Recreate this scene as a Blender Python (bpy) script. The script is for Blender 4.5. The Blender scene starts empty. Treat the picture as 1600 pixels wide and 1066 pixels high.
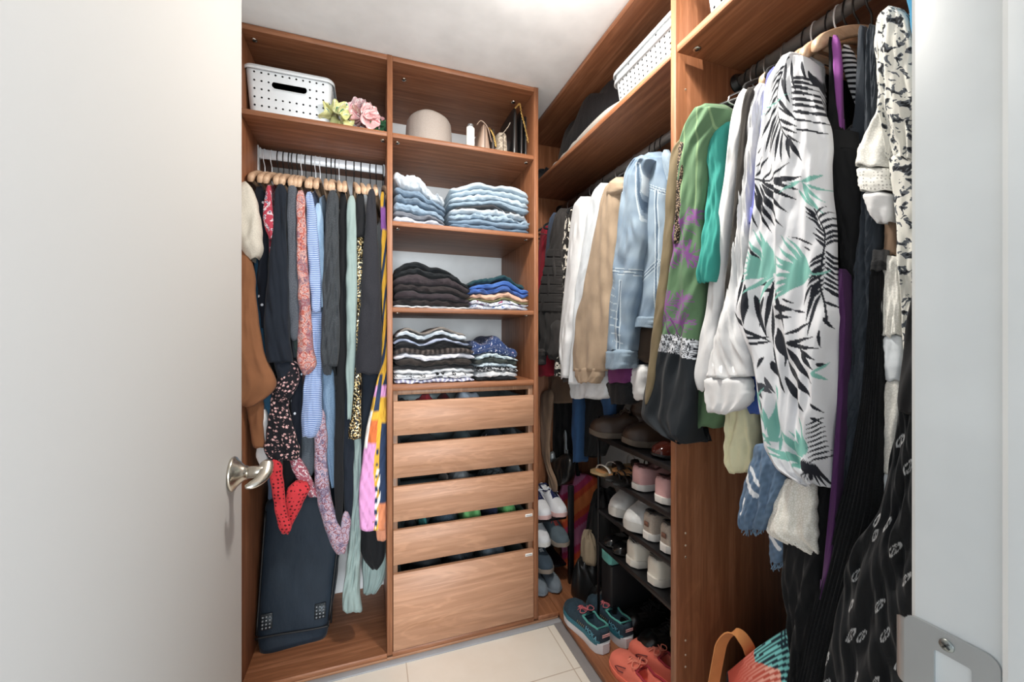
import bpy, math, random
import numpy as np
from mathutils import Vector, Matrix, Euler
S = bpy.context.scene
C = S.collection
# ---------------------------------------------------------------- camera
CZ = 1.257; F = 629.0; HY = 530.0; YAW = math.radians(19.28)
cam_d = bpy.data.cameras.new('camera'); cam = bpy.data.objects.new('camera', cam_d); C.objects.link(cam)
cam.location = (0, 0, CZ); cam.rotation_euler = (math.pi/2, 0, -YAW)
cam_d.sensor_width = 36; cam_d.lens = F/1600*36; cam_d.shift_y = -(533-HY)/1600; cam_d.clip_start = .02
S.camera = cam
S.view_settings.view_transform = 'Standard'; S.view_settings.look = 'None'; S.view_settings.gamma = 1
S.view_settings.use_curve_mapping = False; S.view_settings.exposure = 0.0
# ---------------------------------------------------------------- light
W = bpy.data.worlds.new('hall_daylight'); S.world = W; W.use_nodes = True
W.node_tree.nodes['Background'].inputs[0].default_value = (.80, .90, 1, 1)
W.node_tree.nodes['Background'].inputs[1].default_value = 1.0
def area(name, loc, target, size, power, col, shape='DISK', sy=None, spread=math.pi):
    d = bpy.data.lights.new(name, 'AREA'); d.shape = shape; d.size = size; d.energy = power; d.color = col; d.spread = spread
    if sy: d.size_y = sy
    o = bpy.data.objects.new(name, d); C.objects.link(o); o.location = loc
    o.rotation_euler = (Vector(target)-Vector(loc)).to_track_quat('-Z', 'Y').to_euler(); return o
area('closet_ceiling_lamp', (.46, .92, 2.345), (.46, .92, 0), .17, 17, (1, .94, .85))
ld = bpy.data.lights.new('lamp_diffuser_glow', 'POINT'); ld.energy = 8; ld.color = (1, .95, .88); ld.shadow_soft_size = .05; lo = bpy.data.objects.new('lamp_diffuser_glow', ld); C.objects.link(lo); lo.location = (.46, .92, 2.24)
area('doorway_fill', (.05, -3.6, 1.35), (.35, 1.4, 1.2), 1.9, 265, (.88, .95, 1), 'RECTANGLE', 1.7)  # unseen broad cool fill, added behind the camera to light the closet
# ---------------------------------------------------------------- helpers
SA, CA = math.sin(YAW), math.cos(YAW)
def ray(px):
    l = (px-800)/F
    return SA+l*CA, CA-l*SA
def P(px, py, X=None, Y=None, z=None):
    """where the sight line of a photo pixel meets a real plane of the closet"""
    dx, dy = ray(px)
    t = X/dx if X is not None else (Y/dy if Y is not None else (z-CZ)/((HY-py)/F))
    return Vector((t*dx, t*dy, CZ+(HY-py)/F*t))
def lin(h):
    h = h.lstrip('#'); v = [int(h[i:i+2], 16)/255 for i in (0, 2, 4)]
    return tuple(((c+.055)/1.055)**2.4 if c > .04045 else c/12.92 for c in v)
def dlin(h, s=.84):
    c = lin(h); l = .2126*c[0]+.7152*c[1]+.0722*c[2]; return tuple(l+(x-l)*s for x in c)
MATS = {}
class NT:
    def __init__(s, name):
        s.m = bpy.data.materials.new(name); s.m.use_nodes = True; s.t = s.m.node_tree; s.b = s.t.nodes['Principled BSDF']
    def n(s, typ, **k):
        nd = s.t.nodes.new('ShaderNode'+typ)
        for a, v in k.items():
            if a.startswith('i_'):
                key = a[2:]
                nd.inputs[int(key) if key.isdigit() else key.replace('_', ' ')].default_value = v
            else: setattr(nd, a, v)
        return nd
    def l(s, a, b): s.t.links.new(a, b)
    def col(s, c): s.b.inputs['Base Color'].default_value = (*c, 1)
    def coord(s, kind, scale=(1, 1, 1), rot=(0, 0, 0)):
        tc = s.n('TexCoord'); mp = s.n('Mapping'); mp.inputs['Scale'].default_value = scale; mp.inputs['Rotation'].default_value = rot
        s.l(tc.outputs[kind], mp.inputs[0]); return mp.outputs[0]
    def noise(s, vec, scale, detail=4, rough=.55, dist=0):
        nd = s.n('TexNoise'); s.l(vec, nd.inputs['Vector']); nd.inputs['Scale'].default_value = scale
        nd.inputs['Detail'].default_value = detail; nd.inputs['Roughness'].default_value = rough; nd.inputs['Distortion'].default_value = dist
        return nd.outputs['Fac']
    def ramp(s, fac, stops, const=False):
        r = s.n('ValToRGB'); cr = r.color_ramp; cr.interpolation = 'CONSTANT' if const else 'LINEAR'
        while len(cr.elements) < len(stops): cr.elements.new(.5)
        for e, (p, c) in zip(cr.elements, sorted(stops)): e.position = p; e.color = (*c, 1)
        s.l(fac, r.inputs[0]); return r.outputs[0]
    def mix(s, fac, a, b, mode='MIX'):
        m = s.n('MixRGB', blend_type=mode)
        for i, v in ((0, fac), (1, a), (2, b)):
            if hasattr(v, 'is_output'): s.l(v, m.inputs[i])
            else: m.inputs[i].default_value = v if i == 0 else (*v, 1)
        return m.outputs[0]
    def bump(s, h, strength=.3, dist=.001):
        b = s.n('Bump'); b.inputs['Strength'].default_value = strength; b.inputs['Distance'].default_value = dist
        s.l(h, b.inputs['Height']); s.l(b.outputs[0], s.b.inputs['Normal'])
def plain(name, hexc, rough=.5, metal=0, bump=0, bs=60, **k):
    if name in MATS: return MATS[name]
    t = NT(name); c = lin(hexc); t.b.inputs['Roughness'].default_value = rough; t.b.inputs['Metallic'].default_value = metal
    v = t.coord('Object'); f = t.noise(v, 8, 3)
    t.l(t.ramp(f, [(.3, tuple(x*.93 for x in c)), (.7, tuple(min(1, x*1.05) for x in c))]), t.b.inputs['Base Color'])
    if bump: t.bump(t.noise(v, bs, 4), bump, .002)
    if k.get('emit'):
        t.b.inputs['Emission Color'].default_value = (*c, 1); t.b.inputs['Emission Strength'].default_value = k['emit']
    MATS[name] = t.m; return t.m
def wood(name, axis, hexes=('925f40', 'aa7556', '7e4f34'), rough=.5):
    """laminate with the grain running along one axis"""
    if name in MATS: return MATS[name]
    t = NT(name); sc = [26, 26, 26]; sc['xyz'.index(axis)] = 1.1
    v = t.coord('Object', sc); c = [lin(h) for h in hexes]
    f1 = t.noise(v, 2.2, 6, .62, .5)
    sc2 = [7, 7, 7]; sc2['xyz'.index(axis)] = .9
    f2 = t.noise(t.coord('Object', sc2), 1.3, 4, .6, 1.6)
    wv = t.n('Math', operation='SINE'); ml = t.n('Math', operation='MULTIPLY'); ml.inputs[1].default_value = 42
    t.l(f2, ml.inputs[0]); t.l(ml.outputs[0], wv.inputs[0])
    base = t.ramp(f1, [(.30, c[2]), (.5, c[0]), (.70, c[1])])
    r = t.ramp(wv.outputs[0], [(0., (.90, .88, .86)), (1., (1.04, 1.03, 1.02))])
    t.l(t.mix(1, base, r, 'MULTIPLY'), t.b.inputs['Base Color'])
    t.b.inputs['Roughness'].default_value = rough; t.bump(f1, .12, .0006)
    MATS[name] = t.m; return t.m
def fab(name, c1, kind='plain', c2=None, c3=None, c4=None, sc=1., rough=.86, tr=0):
    key = 'cloth_'+name
    if key in MATS: return MATS[key]
    t = NT(key); lin = dlin; a = lin(c1); b = lin(c2) if c2 else tuple(x*.8 for x in a); c = lin(c3) if c3 else b; d = lin(c4) if c4 else c
    B = t.b.inputs; B['Roughness'].default_value = rough; B['Sheen Weight'].default_value = .06; B['Sheen Roughness'].default_value = .5
    B['Specular IOR Level'].default_value = .25
    uv = t.coord('UV'); h = t.noise(uv, 900*1, 2); out = None
    if kind == 'plain':
        out = t.ramp(t.noise(uv, 14, 4), [(.3, tuple(x*.90 for x in a)), (.7, tuple(min(1, x*1.06) for x in a))])
    elif kind == 'knit':
        out = t.ramp(t.noise(uv, 260*sc, 3, .7), [(.36, b), (.64, a)]); h = t.noise(uv, 260*sc, 2)
    elif kind == 'denim':
        f = t.noise(t.coord('UV', (1, .25, 1)), 300, 4, .7); g = t.noise(uv, 9*sc, 5, .65)
        out = t.mix(.35, t.ramp(g, [(.34, b), (.66, a)]), t.ramp(f, [(.35, b), (.65, a)])); h = f
    elif kind in ('stripeh', 'stripev'):
        w = t.n('TexWave', wave_type='BANDS', bands_direction='Y' if kind == 'stripeh' else 'X'); t.l(uv, w.inputs[0])
        w.inputs['Scale'].default_value = 30*sc; w.inputs['Distortion'].default_value = 1.6; w.inputs['Detail'].default_value = 2; w.inputs['Detail Scale'].default_value = .6
        out = t.ramp(w.outputs['Fac'], [(0, a), (.52, b)], True)
    elif kind == 'blotch':
        out = t.ramp(t.noise(uv, 45*sc, 2, .5, .6), [(0, a), (.55, b), (.62, c), (.69, d)], True)
    elif kind == 'spots':
        vo = t.n('TexVoronoi'); t.l(uv, vo.inputs['Vector']); vo.inputs['Scale'].default_value = 55*sc; vo.inputs['Randomness'].default_value = .8
        out = t.ramp(vo.outputs['Distance'], [(0, b), (.20, a)], True)
    elif kind == 'floral':
        vo = t.n('TexVoronoi'); t.l(t.mix(.012/sc, uv, t.n('TexNoise', i_Scale=60*sc).outputs['Color']), vo.inputs['Vector']); vo.inputs['Scale'].default_value = 60*sc
        out = t.ramp(vo.outputs['Distance'], [(0, c), (.14, b), (.34, a)], True)
        out = t.mix(t.ramp(t.noise(uv, 75*sc, 1), [(0, (0, 0, 0)), (.6, (1, 1, 1))], True), out, a)
    elif kind == 'paisley':
        vo = t.n('TexVoronoi'); t.l(t.mix(.02/sc, uv, t.n('TexNoise', i_Scale=40*sc).outputs['Color']), vo.inputs['Vector']); vo.inputs['Scale'].default_value = 30*sc
        m = t.n('Math', operation='MULTIPLY'); m.inputs[1].default_value = 2.6; t.l(vo.outputs['Distance'], m.inputs[0])
        fr = t.n('Math', operation='FRACT'); t.l(m.outputs[0], fr.inputs[0])
        out = t.ramp(fr.outputs[0], [(0, a), (.3, b), (.52, c), (.68, b), (.82, d)], True)
        out = t.mix(t.ramp(t.noise(uv, 18*sc, 2), [(0, (0, 0, 0)), (.55, (.5, .5, .5))], True), out, c)
    elif kind == 'sequin':
        vo = t.n('TexVoronoi'); t.l(uv, vo.inputs['Vector']); vo.inputs['Scale'].default_value = 210*sc
        sp = t.n('SeparateColor'); t.l(vo.outputs['Color'], sp.inputs[0])
        out = t.ramp(sp.outputs[0], [(0, a), (.52, b), (.68, c), (.86, d)], True); B['Metallic'].default_value = .35; B['Roughness'].default_value = .35
        h = sp.outputs[1]
    elif kind == 'leopard':
        vo = t.n('TexVoronoi', feature='DISTANCE_TO_EDGE'); t.l(uv, vo.inputs['Vector']); vo.inputs['Scale'].default_value = 70*sc
        out = t.ramp(vo.outputs['Distance'], [(0, b), (.14, a)], True)
    elif kind == 'lace':
        vo = t.n('TexVoronoi', feature='DISTANCE_TO_EDGE'); t.l(uv, vo.inputs['Vector']); vo.inputs['Scale'].default_value = 60*sc
        out = t.ramp(vo.outputs['Distance'], [(.02, a), (.16, b)]); h = vo.outputs['Distance']
    elif kind == 'crochet':
        vo = t.n('TexVoronoi'); t.l(uv, vo.inputs['Vector']); vo.inputs['Scale'].default_value = 70*sc; vo.inputs['Randomness'].default_value = .35
        out = t.ramp(vo.outputs['Distance'], [(0, b), (.28, a)], True); h = vo.outputs['Distance']
    elif kind == 'vcol':
        at = t.n('Attribute', attribute_name='paint'); out = at.outputs['Color']
    t.l(out, B['Base Color'])
    wr = t.noise(t.coord('UV', (1, .4, 1)), 22, 3, .5)
    ad = t.n('Math', operation='MULTIPLY_ADD'); t.l(h, ad.inputs[0]); ad.inputs[1].default_value = .10; t.l(wr, ad.inputs[2])
    t.bump(ad.outputs[0], .55, .006)
    MATS[key] = t.m; return t.m
# ------------------------------------------------ geometry collector
class G:
    def __init__(s): s.v = []; s.f = []; s.uv = []; s.c = []; s.n = 0
    def add(s, v, f, uv=None, c=None):
        v = np.asarray(v, float).reshape(-1, 3); s.v.append(v)
        s.f += [tuple(i+s.n for i in q) for q in f]
        s.uv.append(np.asarray(uv, float) if uv is not None else v[:, [0, 2]]+v[:, [1, 1]]*[.7, .3])
        s.c.append(np.asarray(c, float) if c is not None else np.ones((len(v), 3))); s.n += len(v); return s
    def box(s, x0, x1, y0, y1, z0, z1, b=.0, rot=None, at=None):
        """a box with chamfered edges"""
        b = min(b, (x1-x0)/2.01, (y1-y0)/2.01, (z1-z0)/2.01)
        cs = []
        if b <= 0:
            v = [(x, y, z) for z in (z0, z1) for x, y in ((x0, y0), (x1, y0), (x1, y1), (x0, y1))]
            f = [(3, 2, 1, 0), (4, 5, 6, 7), (0, 1, 5, 4), (1, 2, 6, 5), (2, 3, 7, 6), (3, 0, 4, 7)]
        else:
            v = []; f = []
            def ring(z, i):
                return [(x0+i+b, y0+i, z), (x1-i-b, y0+i, z), (x1-i, y0+i+b, z), (x1-i, y1-i-b, z), (x1-i-b, y1-i, z), (x0+i+b, y1-i, z), (x0+i, y1-i-b, z), (x0+i, y0+i+b, z)]
            for z, i in ((z0, b*.6), (z0+b, 0), (z1-b, 0), (z1, b*.6)): v += ring(z, i)
            for k in range(3):
                for j in range(8): f.append((k*8+j, k*8+(j+1) % 8, k*8+8+(j+1) % 8, k*8+8+j))
            f.append(tuple(range(7, -1, -1))); f.append(tuple(range(24, 32)))
        v = np.array(v)
        if rot is not None: v = v @ np.array(Euler(rot).to_matrix()).T
        if at is not None: v = v+np.array(at)
        return s.add(v, f)
    def grid(s, V, closed_u=True, cap0=False, cap1=False, UV=None, Cc=None, flip=False):
        """V: [n, m, 3] rings; closed around m"""
        n, m = V.shape[:2]; f = []
        mm = m if closed_u else m-1
        for i in range(n-1):
            for j in range(mm):
                a, b = i*m+j, i*m+(j+1) % m
                f.append((a, b, b+m, a+m))
        if cap0: f.append(tuple(range(m-1, -1, -1)))
        if cap1: f.append(tuple((n-1)*m+j for j in range(m)))
        if flip: f = [q[::-1] for q in f]
        if UV is None:
            d = np.linalg.norm(np.diff(V, axis=1, append=V[:, :1]), axis=2); u = np.concatenate([np.zeros((n, 1)), np.cumsum(d, 1)[:, :-1]], 1)
            e = np.linalg.norm(np.diff(V.mean(1), axis=0), axis=1); w = np.concatenate([[0], np.cumsum(e)])
            UV = np.stack([u-u.mean(1, keepdims=True), np.repeat(-w[:, None], m, 1)], 2)
        return s.add(V.reshape(-1, 3), f, UV.reshape(-1, 2), None if Cc is None else Cc.reshape(-1, 3))
    def tube(s, pts, r, m=8, caps=True, closed=False, flat=1.):
        pts = np.array(pts, float); n = len(pts); r = np.broadcast_to(np.asarray(r, float), (n,))
        if closed: tan = np.roll(pts, -1, 0)-np.roll(pts, 1, 0)
        else: tan = np.gradient(pts, axis=0)
        tan /= np.linalg.norm(tan, axis=1, keepdims=True)+1e-9
        up = np.array([0, 0, 1.]) if abs(tan[0][2]) < .9 else np.array([1., 0, 0])
        V = []; ref = np.cross(tan[0], up)
        for i in range(n):
            ref = ref-tan[i]*ref.dot(tan[i]); ref /= np.linalg.norm(ref)+1e-9; b = np.cross(tan[i], ref)
            a = np.arange(m)*2*np.pi/m
            V.append(pts[i]+r[i]*(np.cos(a)[:, None]*ref+np.sin(a)[:, None]*b*flat))
        V = np.array(V)
        if closed: V = np.concatenate([V, V[:1]], 0)
        return s.grid(V, True, caps and not closed, caps and not closed)
    def lathe(s, prof, at=(0, 0, 0), m=24, axis='z', cap=True, sx=1, sy=1):
        a = np.arange(m)*2*np.pi/m; V = []
        for r, h in prof:
            x, y = r*np.cos(a)*sx, r*np.sin(a)*sy; z = np.full(m, h)
            V.append(np.stack([x, y, z] if axis == 'z' else ([z, x, y] if axis == 'x' else [y, z, x]), 1))
        V = np.array(V)+np.array(at); return s.grid(V, True, cap, cap)
    def xf(s, M):
        M = np.array(M); s.v = [v @ M[:3, :3].T+M[:3, 3] for v in s.v]; return s
def crv(pts, n=24):
    """Catmull-Rom through points"""
    p = np.array(pts, float); p = np.vstack([2*p[0]-p[1], p, 2*p[-1]-p[-2]]); out = []
    k = len(p)-3
    for t in np.linspace(0, k-1e-6, n):
        i = int(t); u = t-i; a, b, c, d = p[i:i+4]
        out.append(.5*((2*b)+(c-a)*u+(2*a-5*b+4*c-d)*u*u+(3*b-a-3*c+d)*u**3))
    return np.array(out)
def mesh(name, g, mat, parent=None, smooth=True, base=None):
    base = np.array(parent['_b'] if parent is not None and '_b' in parent else (base if base is not None else (0, 0, 0)), float)
    me = bpy.data.meshes.new(name); v = np.concatenate(g.v)-base
    me.from_pydata(v.tolist(), [], g.f); me.update()
    uv = np.concatenate(g.uv); li = np.empty(len(me.loops), int); me.loops.foreach_get('vertex_index', li)
    ul = me.uv_layers.new(name='uv'); ul.data.foreach_set('uv', uv[li].ravel())
    c = np.concatenate(g.c)
    if not np.all(c == 1):
        at = me.color_attributes.new('paint', 'FLOAT_COLOR', 'POINT'); at.data.foreach_set('color', np.hstack([c, np.ones((len(c), 1))]).ravel())
    if smooth:
        me.shade_smooth()
        if smooth == 'auto': me.set_sharp_from_angle(angle=math.radians(38))
    me.materials.append(mat)
    o = bpy.data.objects.new(name, me); C.objects.link(o)
    if parent is not None: o.parent = parent; o['_b'] = tuple(base)
    else: o.location = tuple(base); o['_b'] = tuple(base)
    return o
def tag(o, label, cat, group=None):
    o['label'] = label; o['category'] = cat
    if group: o['group'] = group
    return o
def thing(name, label, cat, at=(0, 0, 0), group=None, rz=0, local=False, rot=None):
    o = bpy.data.objects.new(name, None); C.objects.link(o); o.location = at; o.rotation_euler = rot or (0, 0, rz); o.empty_display_size = .05
    o['_b'] = (0, 0, 0) if local else tuple(at); return tag(o, label, cat, group)
def struct(o): o['kind'] = 'structure'; return o
def copy_tree(o, parent=None, M=None):
    c = o.copy(); C.objects.link(c); c.parent = parent
    for ch in list(o.children): copy_tree(ch, c)
    return c
def bx(x0, x1, y0, y1, z0, z1, b=.0012): return G().box(x0, x1, y0, y1, z0, z1, b)
rnd = random.Random(7)
# ---------------------------------------------------------------- setting
WX = wood('wood_along_x', 'x'); WY = wood('wood_along_y', 'y'); WZ = wood('wood_along_z', 'z')
H = 2.36; YF, YB = 1.632, 2.10; XF, XB = .793, 1.275; T_ = .019
XL = -.45
wallm = plain('white_wall_paint', 'e4e6e6', .7, 0, .05, 180)
ceilm = plain('white_ceiling_paint', 'f2f3f4', .8)
def wl(n, *a): return struct(mesh(n, bx(*a, b=0), wallm, smooth=False))
struct(mesh('ceiling', bx(-.65, 1.45, -.2, 2.25, H+.002, H+.10, 0), ceilm, smooth=False))
wl('wall_back', -.65, 1.45, YB, YB+.1, 0, H+.05)
wl('wall_right', XB+.01, XB+.11, .1, YB+.1, 0, H+.05)
wl('wall_left', XL-.13, XL-.02, .08, YB+.1, 0, H+.05)
JX, JY = .418, .193
wl('wall_front_right', JX+.02, XB+.05, .06, .185, 0, H+.05)
wl('wall_front_left', XL-.05, -.295, .06, .185, 0, H+.05)
wl('wall_front_above', -.30, JX+.03, .06, .185, 2.08, H+.05)
t = NT('cream_floor_tile'); v = t.coord('Object')
br = t.n('TexBrick'); br.offset = 0; t.l(v, br.inputs['Vector'])
for k, x in (('Scale', 1.), ('Mortar Size', .0022), ('Brick Width', .6), ('Row Height', .6), ('Mortar Smooth', .2)): br.inputs[k].default_value = x
f = t.noise(v, 3, 6, .6)
tc = t.ramp(f, [(.3, lin('e3dacd')), (.7, lin('eee8de'))]); t.l(tc, br.inputs['Color1']); t.l(tc, br.inputs['Color2']); br.inputs['Mortar'].default_value = (*lin('c4b5a4'), 1)
t.l(br.outputs[0], t.b.inputs['Base Color']); t.b.inputs['Roughness'].default_value = .28
fl = mesh('floor', G().box(-2, 2.4, -1.6, 3.2, -.05, 0, 0), t.m, smooth=False, base=(P(635, 1040, z=0).x, P(860, 1057, z=0).y, 0)); struct(fl)
gap = plain('grey_floor_strip', '97979a', .8)  # flat grey strip on the floor along the cabinet bases
struct(mesh('trim_1', bx(XL, XF+.02, YF-.022, YF+.02, .0, .006), gap)); struct(mesh('trim_2', bx(XF-.035, XF+.02, .22, YF-.022, .0, .006), gap))
# door jamb and stop of the closet doorway
jm = plain('white_semigloss_paint', 'd0d4d5', .38, 0, .06, 40)
struct(mesh('trim_3', bx(JX, JX+.03, .045, JY+.012, 0, 2.06, .004), jm, smooth='auto'))
struct(mesh('trim_4', bx(JX-.012, JX+.002, .05, .150, 0, 2.06, .004), jm, smooth='auto'))
struct(mesh('trim_5', bx(JX+.028, JX+.075, JY-.008, JY+.008, 0, 2.10, .004), jm, smooth='auto'))
struct(mesh('trim_6', bx(-.31, JX+.03, .045, JY+.012, 2.05, 2.08, .004), jm, smooth='auto'))
# ---------------------------------------------------------------- door
XD = -.251
dr = thing('door', 'open white flush door swung against the left side of the closet', 'door', (XD-.035, .28, 0)); dr.name = 'door_1'; dr['kind'] = 'structure'
t = NT('white_door_paint'); v = t.coord('Object'); t.col(lin('bcbbba'))
t.b.inputs['Roughness'].default_value = .75; t.b.inputs['Specular IOR Level'].default_value = .12; t.bump(t.noise(v, 260, 3, .7), .10, .0006)
dy1 = P(378, 500, X=XD).y
mesh('door_slab', bx(XD-.036, XD, .27, dy1, .012, 2.045, .0025), t.m, dr, 'auto')
nk = plain('brushed_nickel', 'c9c2b6', .26, 1)
hy, hz = .90, P(361.4, 741, Y=.90).z
g = G().lathe([(.001, 0), (.0315, 0), (.033, .003), (.031, .006), (.0265, .0085), (.014, .021), (.0125, .026)], (XD, hy, hz), 40, 'x')
ro = mesh('handle_rose', g, nk, dr)
g = G().lathe([(.0105, .0), (.0105, .018), (.0098, .019), (.0098, .020), (.0112, .021), (.0112, .050), (.009, .052)], (XD+.006, hy, hz), 28, 'x'); mesh('handle_neck', g, nk, dr)
# lever: from the hub the grip runs back towards the hinge
hx = XD+.053
pts = crv([(hx+.002, hy+.014, hz+.016), (hx+.004, hy+.004, hz+.007), (hx+.003, hy-.010, hz-.004), (hx-.004, hy-.022, hz-.012), (hx-.014, hy-.030, hz-.016), (hx-.022, hy-.034, hz-.017)], 26)
g = G().tube(pts, np.interp(np.linspace(0, 1, 26), [0, .08, .35, .8, 1], [.006, .0115, .0125, .008, .004]), 14, flat=.7); mesh('lever', g, nk, dr)
g = G().box(XD-.037, XD+.0, dy1-.001, dy1+.0015, hz-.028, hz+.028, .001); mesh('latch_plate', g, nk, dr, 'auto')
# strike plate on the jamb
g = G(); zt = hz+.032; y1s, y0s = JY+.014, .153
def rr(y, z, w, h, r, n=6):
    return [(y+sx*(w-r)+r*math.cos(a), z+sz*(h-r)+r*math.sin(a)) for sx, sz, a0 in ((1, 1, 0), (-1, 1, 90), (-1, -1, 180), (1, -1, 270)) for a in [math.radians(a0+90*i/n) for i in range(n+1)]]
yc = (y1s+y0s)/2; o1 = rr(yc, hz, (y1s-y0s)/2, .032, .008); o2 = rr(yc-.002, hz, .0105, .0145, .002)
V = np.array([[(JX-.0002, y, z) for y, z in o1], [(JX-.0022, y, z) for y, z in o1], [(JX-.0022, y, z) for y, z in o2], [(JX+.004, y, z) for y, z in o2]])
g.grid(V, True, False, False)
st = thing('strike_plate', 'satin nickel strike plate with two screws let into the white door jamb', 'strike plate', (JX, yc, hz))
mesh('plate', g, plain('satin_nickel', 'b9bcbd', .4, .9), st, 'auto')
g = G(); ll = crv([(JX-.002, y1s-.001, hz-.022), (JX+.003, y1s+.006, hz-.02)], 2)
V = []
for a in np.linspace(0, 1.35, 8):
    r = .010
    V.append([(JX-.0022+r*(1-math.cos(a)), y1s-.001+r*math.sin(a), hz+zz*(1-.22*(a/1.35)**2)) for zz in np.linspace(-.027, .027, 9)])
V = np.array(V); g.grid(V, False); V2 = V.copy(); V2[:, :, 0] += .0015; V2[:, :, 1] -= .0005; g.grid(V2[::-1], False); mesh('curved_lip', g, plain('satin_nickel', 'b9bcbd', .4, .9), st)
for dz in (.0225, -.0225):
    g = G().lathe([(.0005, -.0012), (.0042, -.0012), (.0046, -.0002), (.0046, .001)], (JX-.0022, yc+.001, hz+dz), 18, 'x')
    sc = mesh('screw', g, plain('screw_metal', '8b8f8c', .35, .9), st)
    g = G().box(-.0006, .0001, -.0006, .0006, -.0028, .0028, 0, (.7, 0, 0), (JX-.0034, yc+.001, hz+dz)).box(-.0006, .0001, -.0028, .0028, -.0006, .0006, 0, (.7, 0, 0), (JX-.0034, yc+.001, hz+dz))
    mesh('cross_slot', g, plain('dark_slot', '2c2f2e', .6), sc)
mesh('latch_pocket', bx(JX+.003, JX+.006, yc-.012, yc+.009, hz-.014, hz+.014, 0), plain('pocket_paint', 'b5b8ac', .6), st)
# ---------------------------------------------------------------- cabinets
CEDGE = wood('wood_edge_x', 'x', ('b08060', 'bd8e6e', 'a27252')); CEDZ = wood('wood_edge_z', 'z', ('b58462', 'c4926e', 'a87654'))
ZS = 2.062   # top shelf surface
def lockfit(par, x, y, z, axis='x'):
    g = G().lathe([(.001, -.004), (.009, -.004), (.0105, -.002), (.0105, 0)], (x, y, z), 20, 'z'); c = mesh('shelf_fitting', g, nk, par)
    mesh('fitting_recess', G().lathe([(.001, -.0045), (.005, -.0045), (.005, -.003)], (x, y, z), 12, 'z'), plain('dark_slot', '2c2f2e', .6), c)
def panel(name, par, x0, x1, y0, y1, z0, z1, m): return mesh(name, bx(x0, x1, y0, y1, z0, z1, .001), m, par, 'auto')
# hanging cabinet on the left
X1, X2 = .0584, .0784; X3, X4 = .673, .6925
wc = thing('wardrobe_cabinet', 'brown wood open wardrobe cabinet holding the long row of wooden hangers beside the door', 'cabinet', (XL, YF, .0))
panel('side_panel', wc, XL, XL+.02, YF, YB-.001, .038, H, WZ)
panel('top_panel', wc, XL+.02, X1, YF, YB-.001, H-.02, H, WX)
panel('shelf', wc, XL+.02, X1, YF+.001, YB-.002, ZS-.018, ZS, WX)
panel('floor_panel', wc, XL, X1, YF, YB-.001, .018, .038, WX)
panel('plinth', wc, XL, X1, YF+.004, YF+.02, .006, .018, CEDGE)
chrome = plain('chrome_rod_metal', 'eef2f6', .42, .25)
zr = 2.005; yr = 1.87
rail = mesh('clothes_rail', G().box(XL+.02, X1, yr-.007, yr+.007, zr-.019, zr+.019, .006), chrome, wc, 'auto')
g = G().box(XL+.020, XL+.024, yr-.014, yr+.014, zr-.13, zr+.03, .001).box(XL+.024, XL+.032, yr-.010, yr+.010, zr-.02, zr+.024, .003)
mesh('rail_bracket', g, plain('white_plastic', 'e4e7e8', .4), wc, 'auto')
mesh('rail_bracket', G().box(X1-.010, X1-.001, yr-.012, yr+.012, zr-.03, zr+.022, .003), plain('white_plastic', 'e4e7e8', .4), wc, 'auto')
lockfit(wc, X1-.014, YF+.04, ZS-.018); lockfit(wc, XL+.05, YF+.05, H-.02)
# shelf and drawer cabinet
sc_ = thing('drawer_cabinet', 'tall brown wood cabinet with open shelves of folded clothes above five drawers', 'cabinet', (X1, YF, 0))
panel('side_panel', sc_, X1, X2, YF-.002, YB-.001, .030, H, WZ); panel('side_panel', sc_, X3, X4, YF-.002, YB-.001, .030, H, WZ)
panel('top_panel', sc_, X2, X3, YF, YB-.001, H-.02, H, WX)
shz = [ZS, 1.718, 1.381, 1.078]
for z in shz:
    panel('shelf', sc_, X2, X3, YF+.002, YB-.002, z-(.018 if z > 1.1 else .023), z, WX)
    if z > 1.1: lockfit(sc_, X2+.02, YF+.04, z-.018); lockfit(sc_, X3-.02, YF+.04, z-.018)
lockfit(sc_, X2+.05, YF+.10, H-.02); lockfit(sc_, X3-.06, YF+.10, H-.02)
panel('floor_panel', sc_, X2, X3, YF+.001, YB-.001, .018, .038, WX)
panel('plinth', sc_, X1, X4+.10, YF+.004, YF+.02, .006, .018, CEDGE)
dkw = wood('wood_frame_z', 'z', ('8d6a52', '9b7860', '7c5a44'))
panel('frame_stile', sc_, X2+.002, X2+.020, YF+.012, YF+.05, .04, 1.055, dkw); panel('frame_stile', sc_, X3-.022, X3-.002, YF+.012, YF+.05, .04, 1.055, dkw)
panel('frame_rail', sc_, X2+.020, X3-.022, YF+.012, YF+.05, 1.037, 1.055, dkw)
DZ = [(.880, 1.0125), (.714, .846), (.544, .679), (.3755, .5105), (.042, .339)]
dgrain = [wood('wood_drawer_%d' % 1, 'x', ('b4876a', 'bf9375', 'a67a5c'))]*5
wire = plain('drawer_side_metal', '9aa4a6', .4, .6); dkin = plain('drawer_inside', '4a4442', .8)
XD0, XD1 = X2+.003, X3-.003
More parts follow.
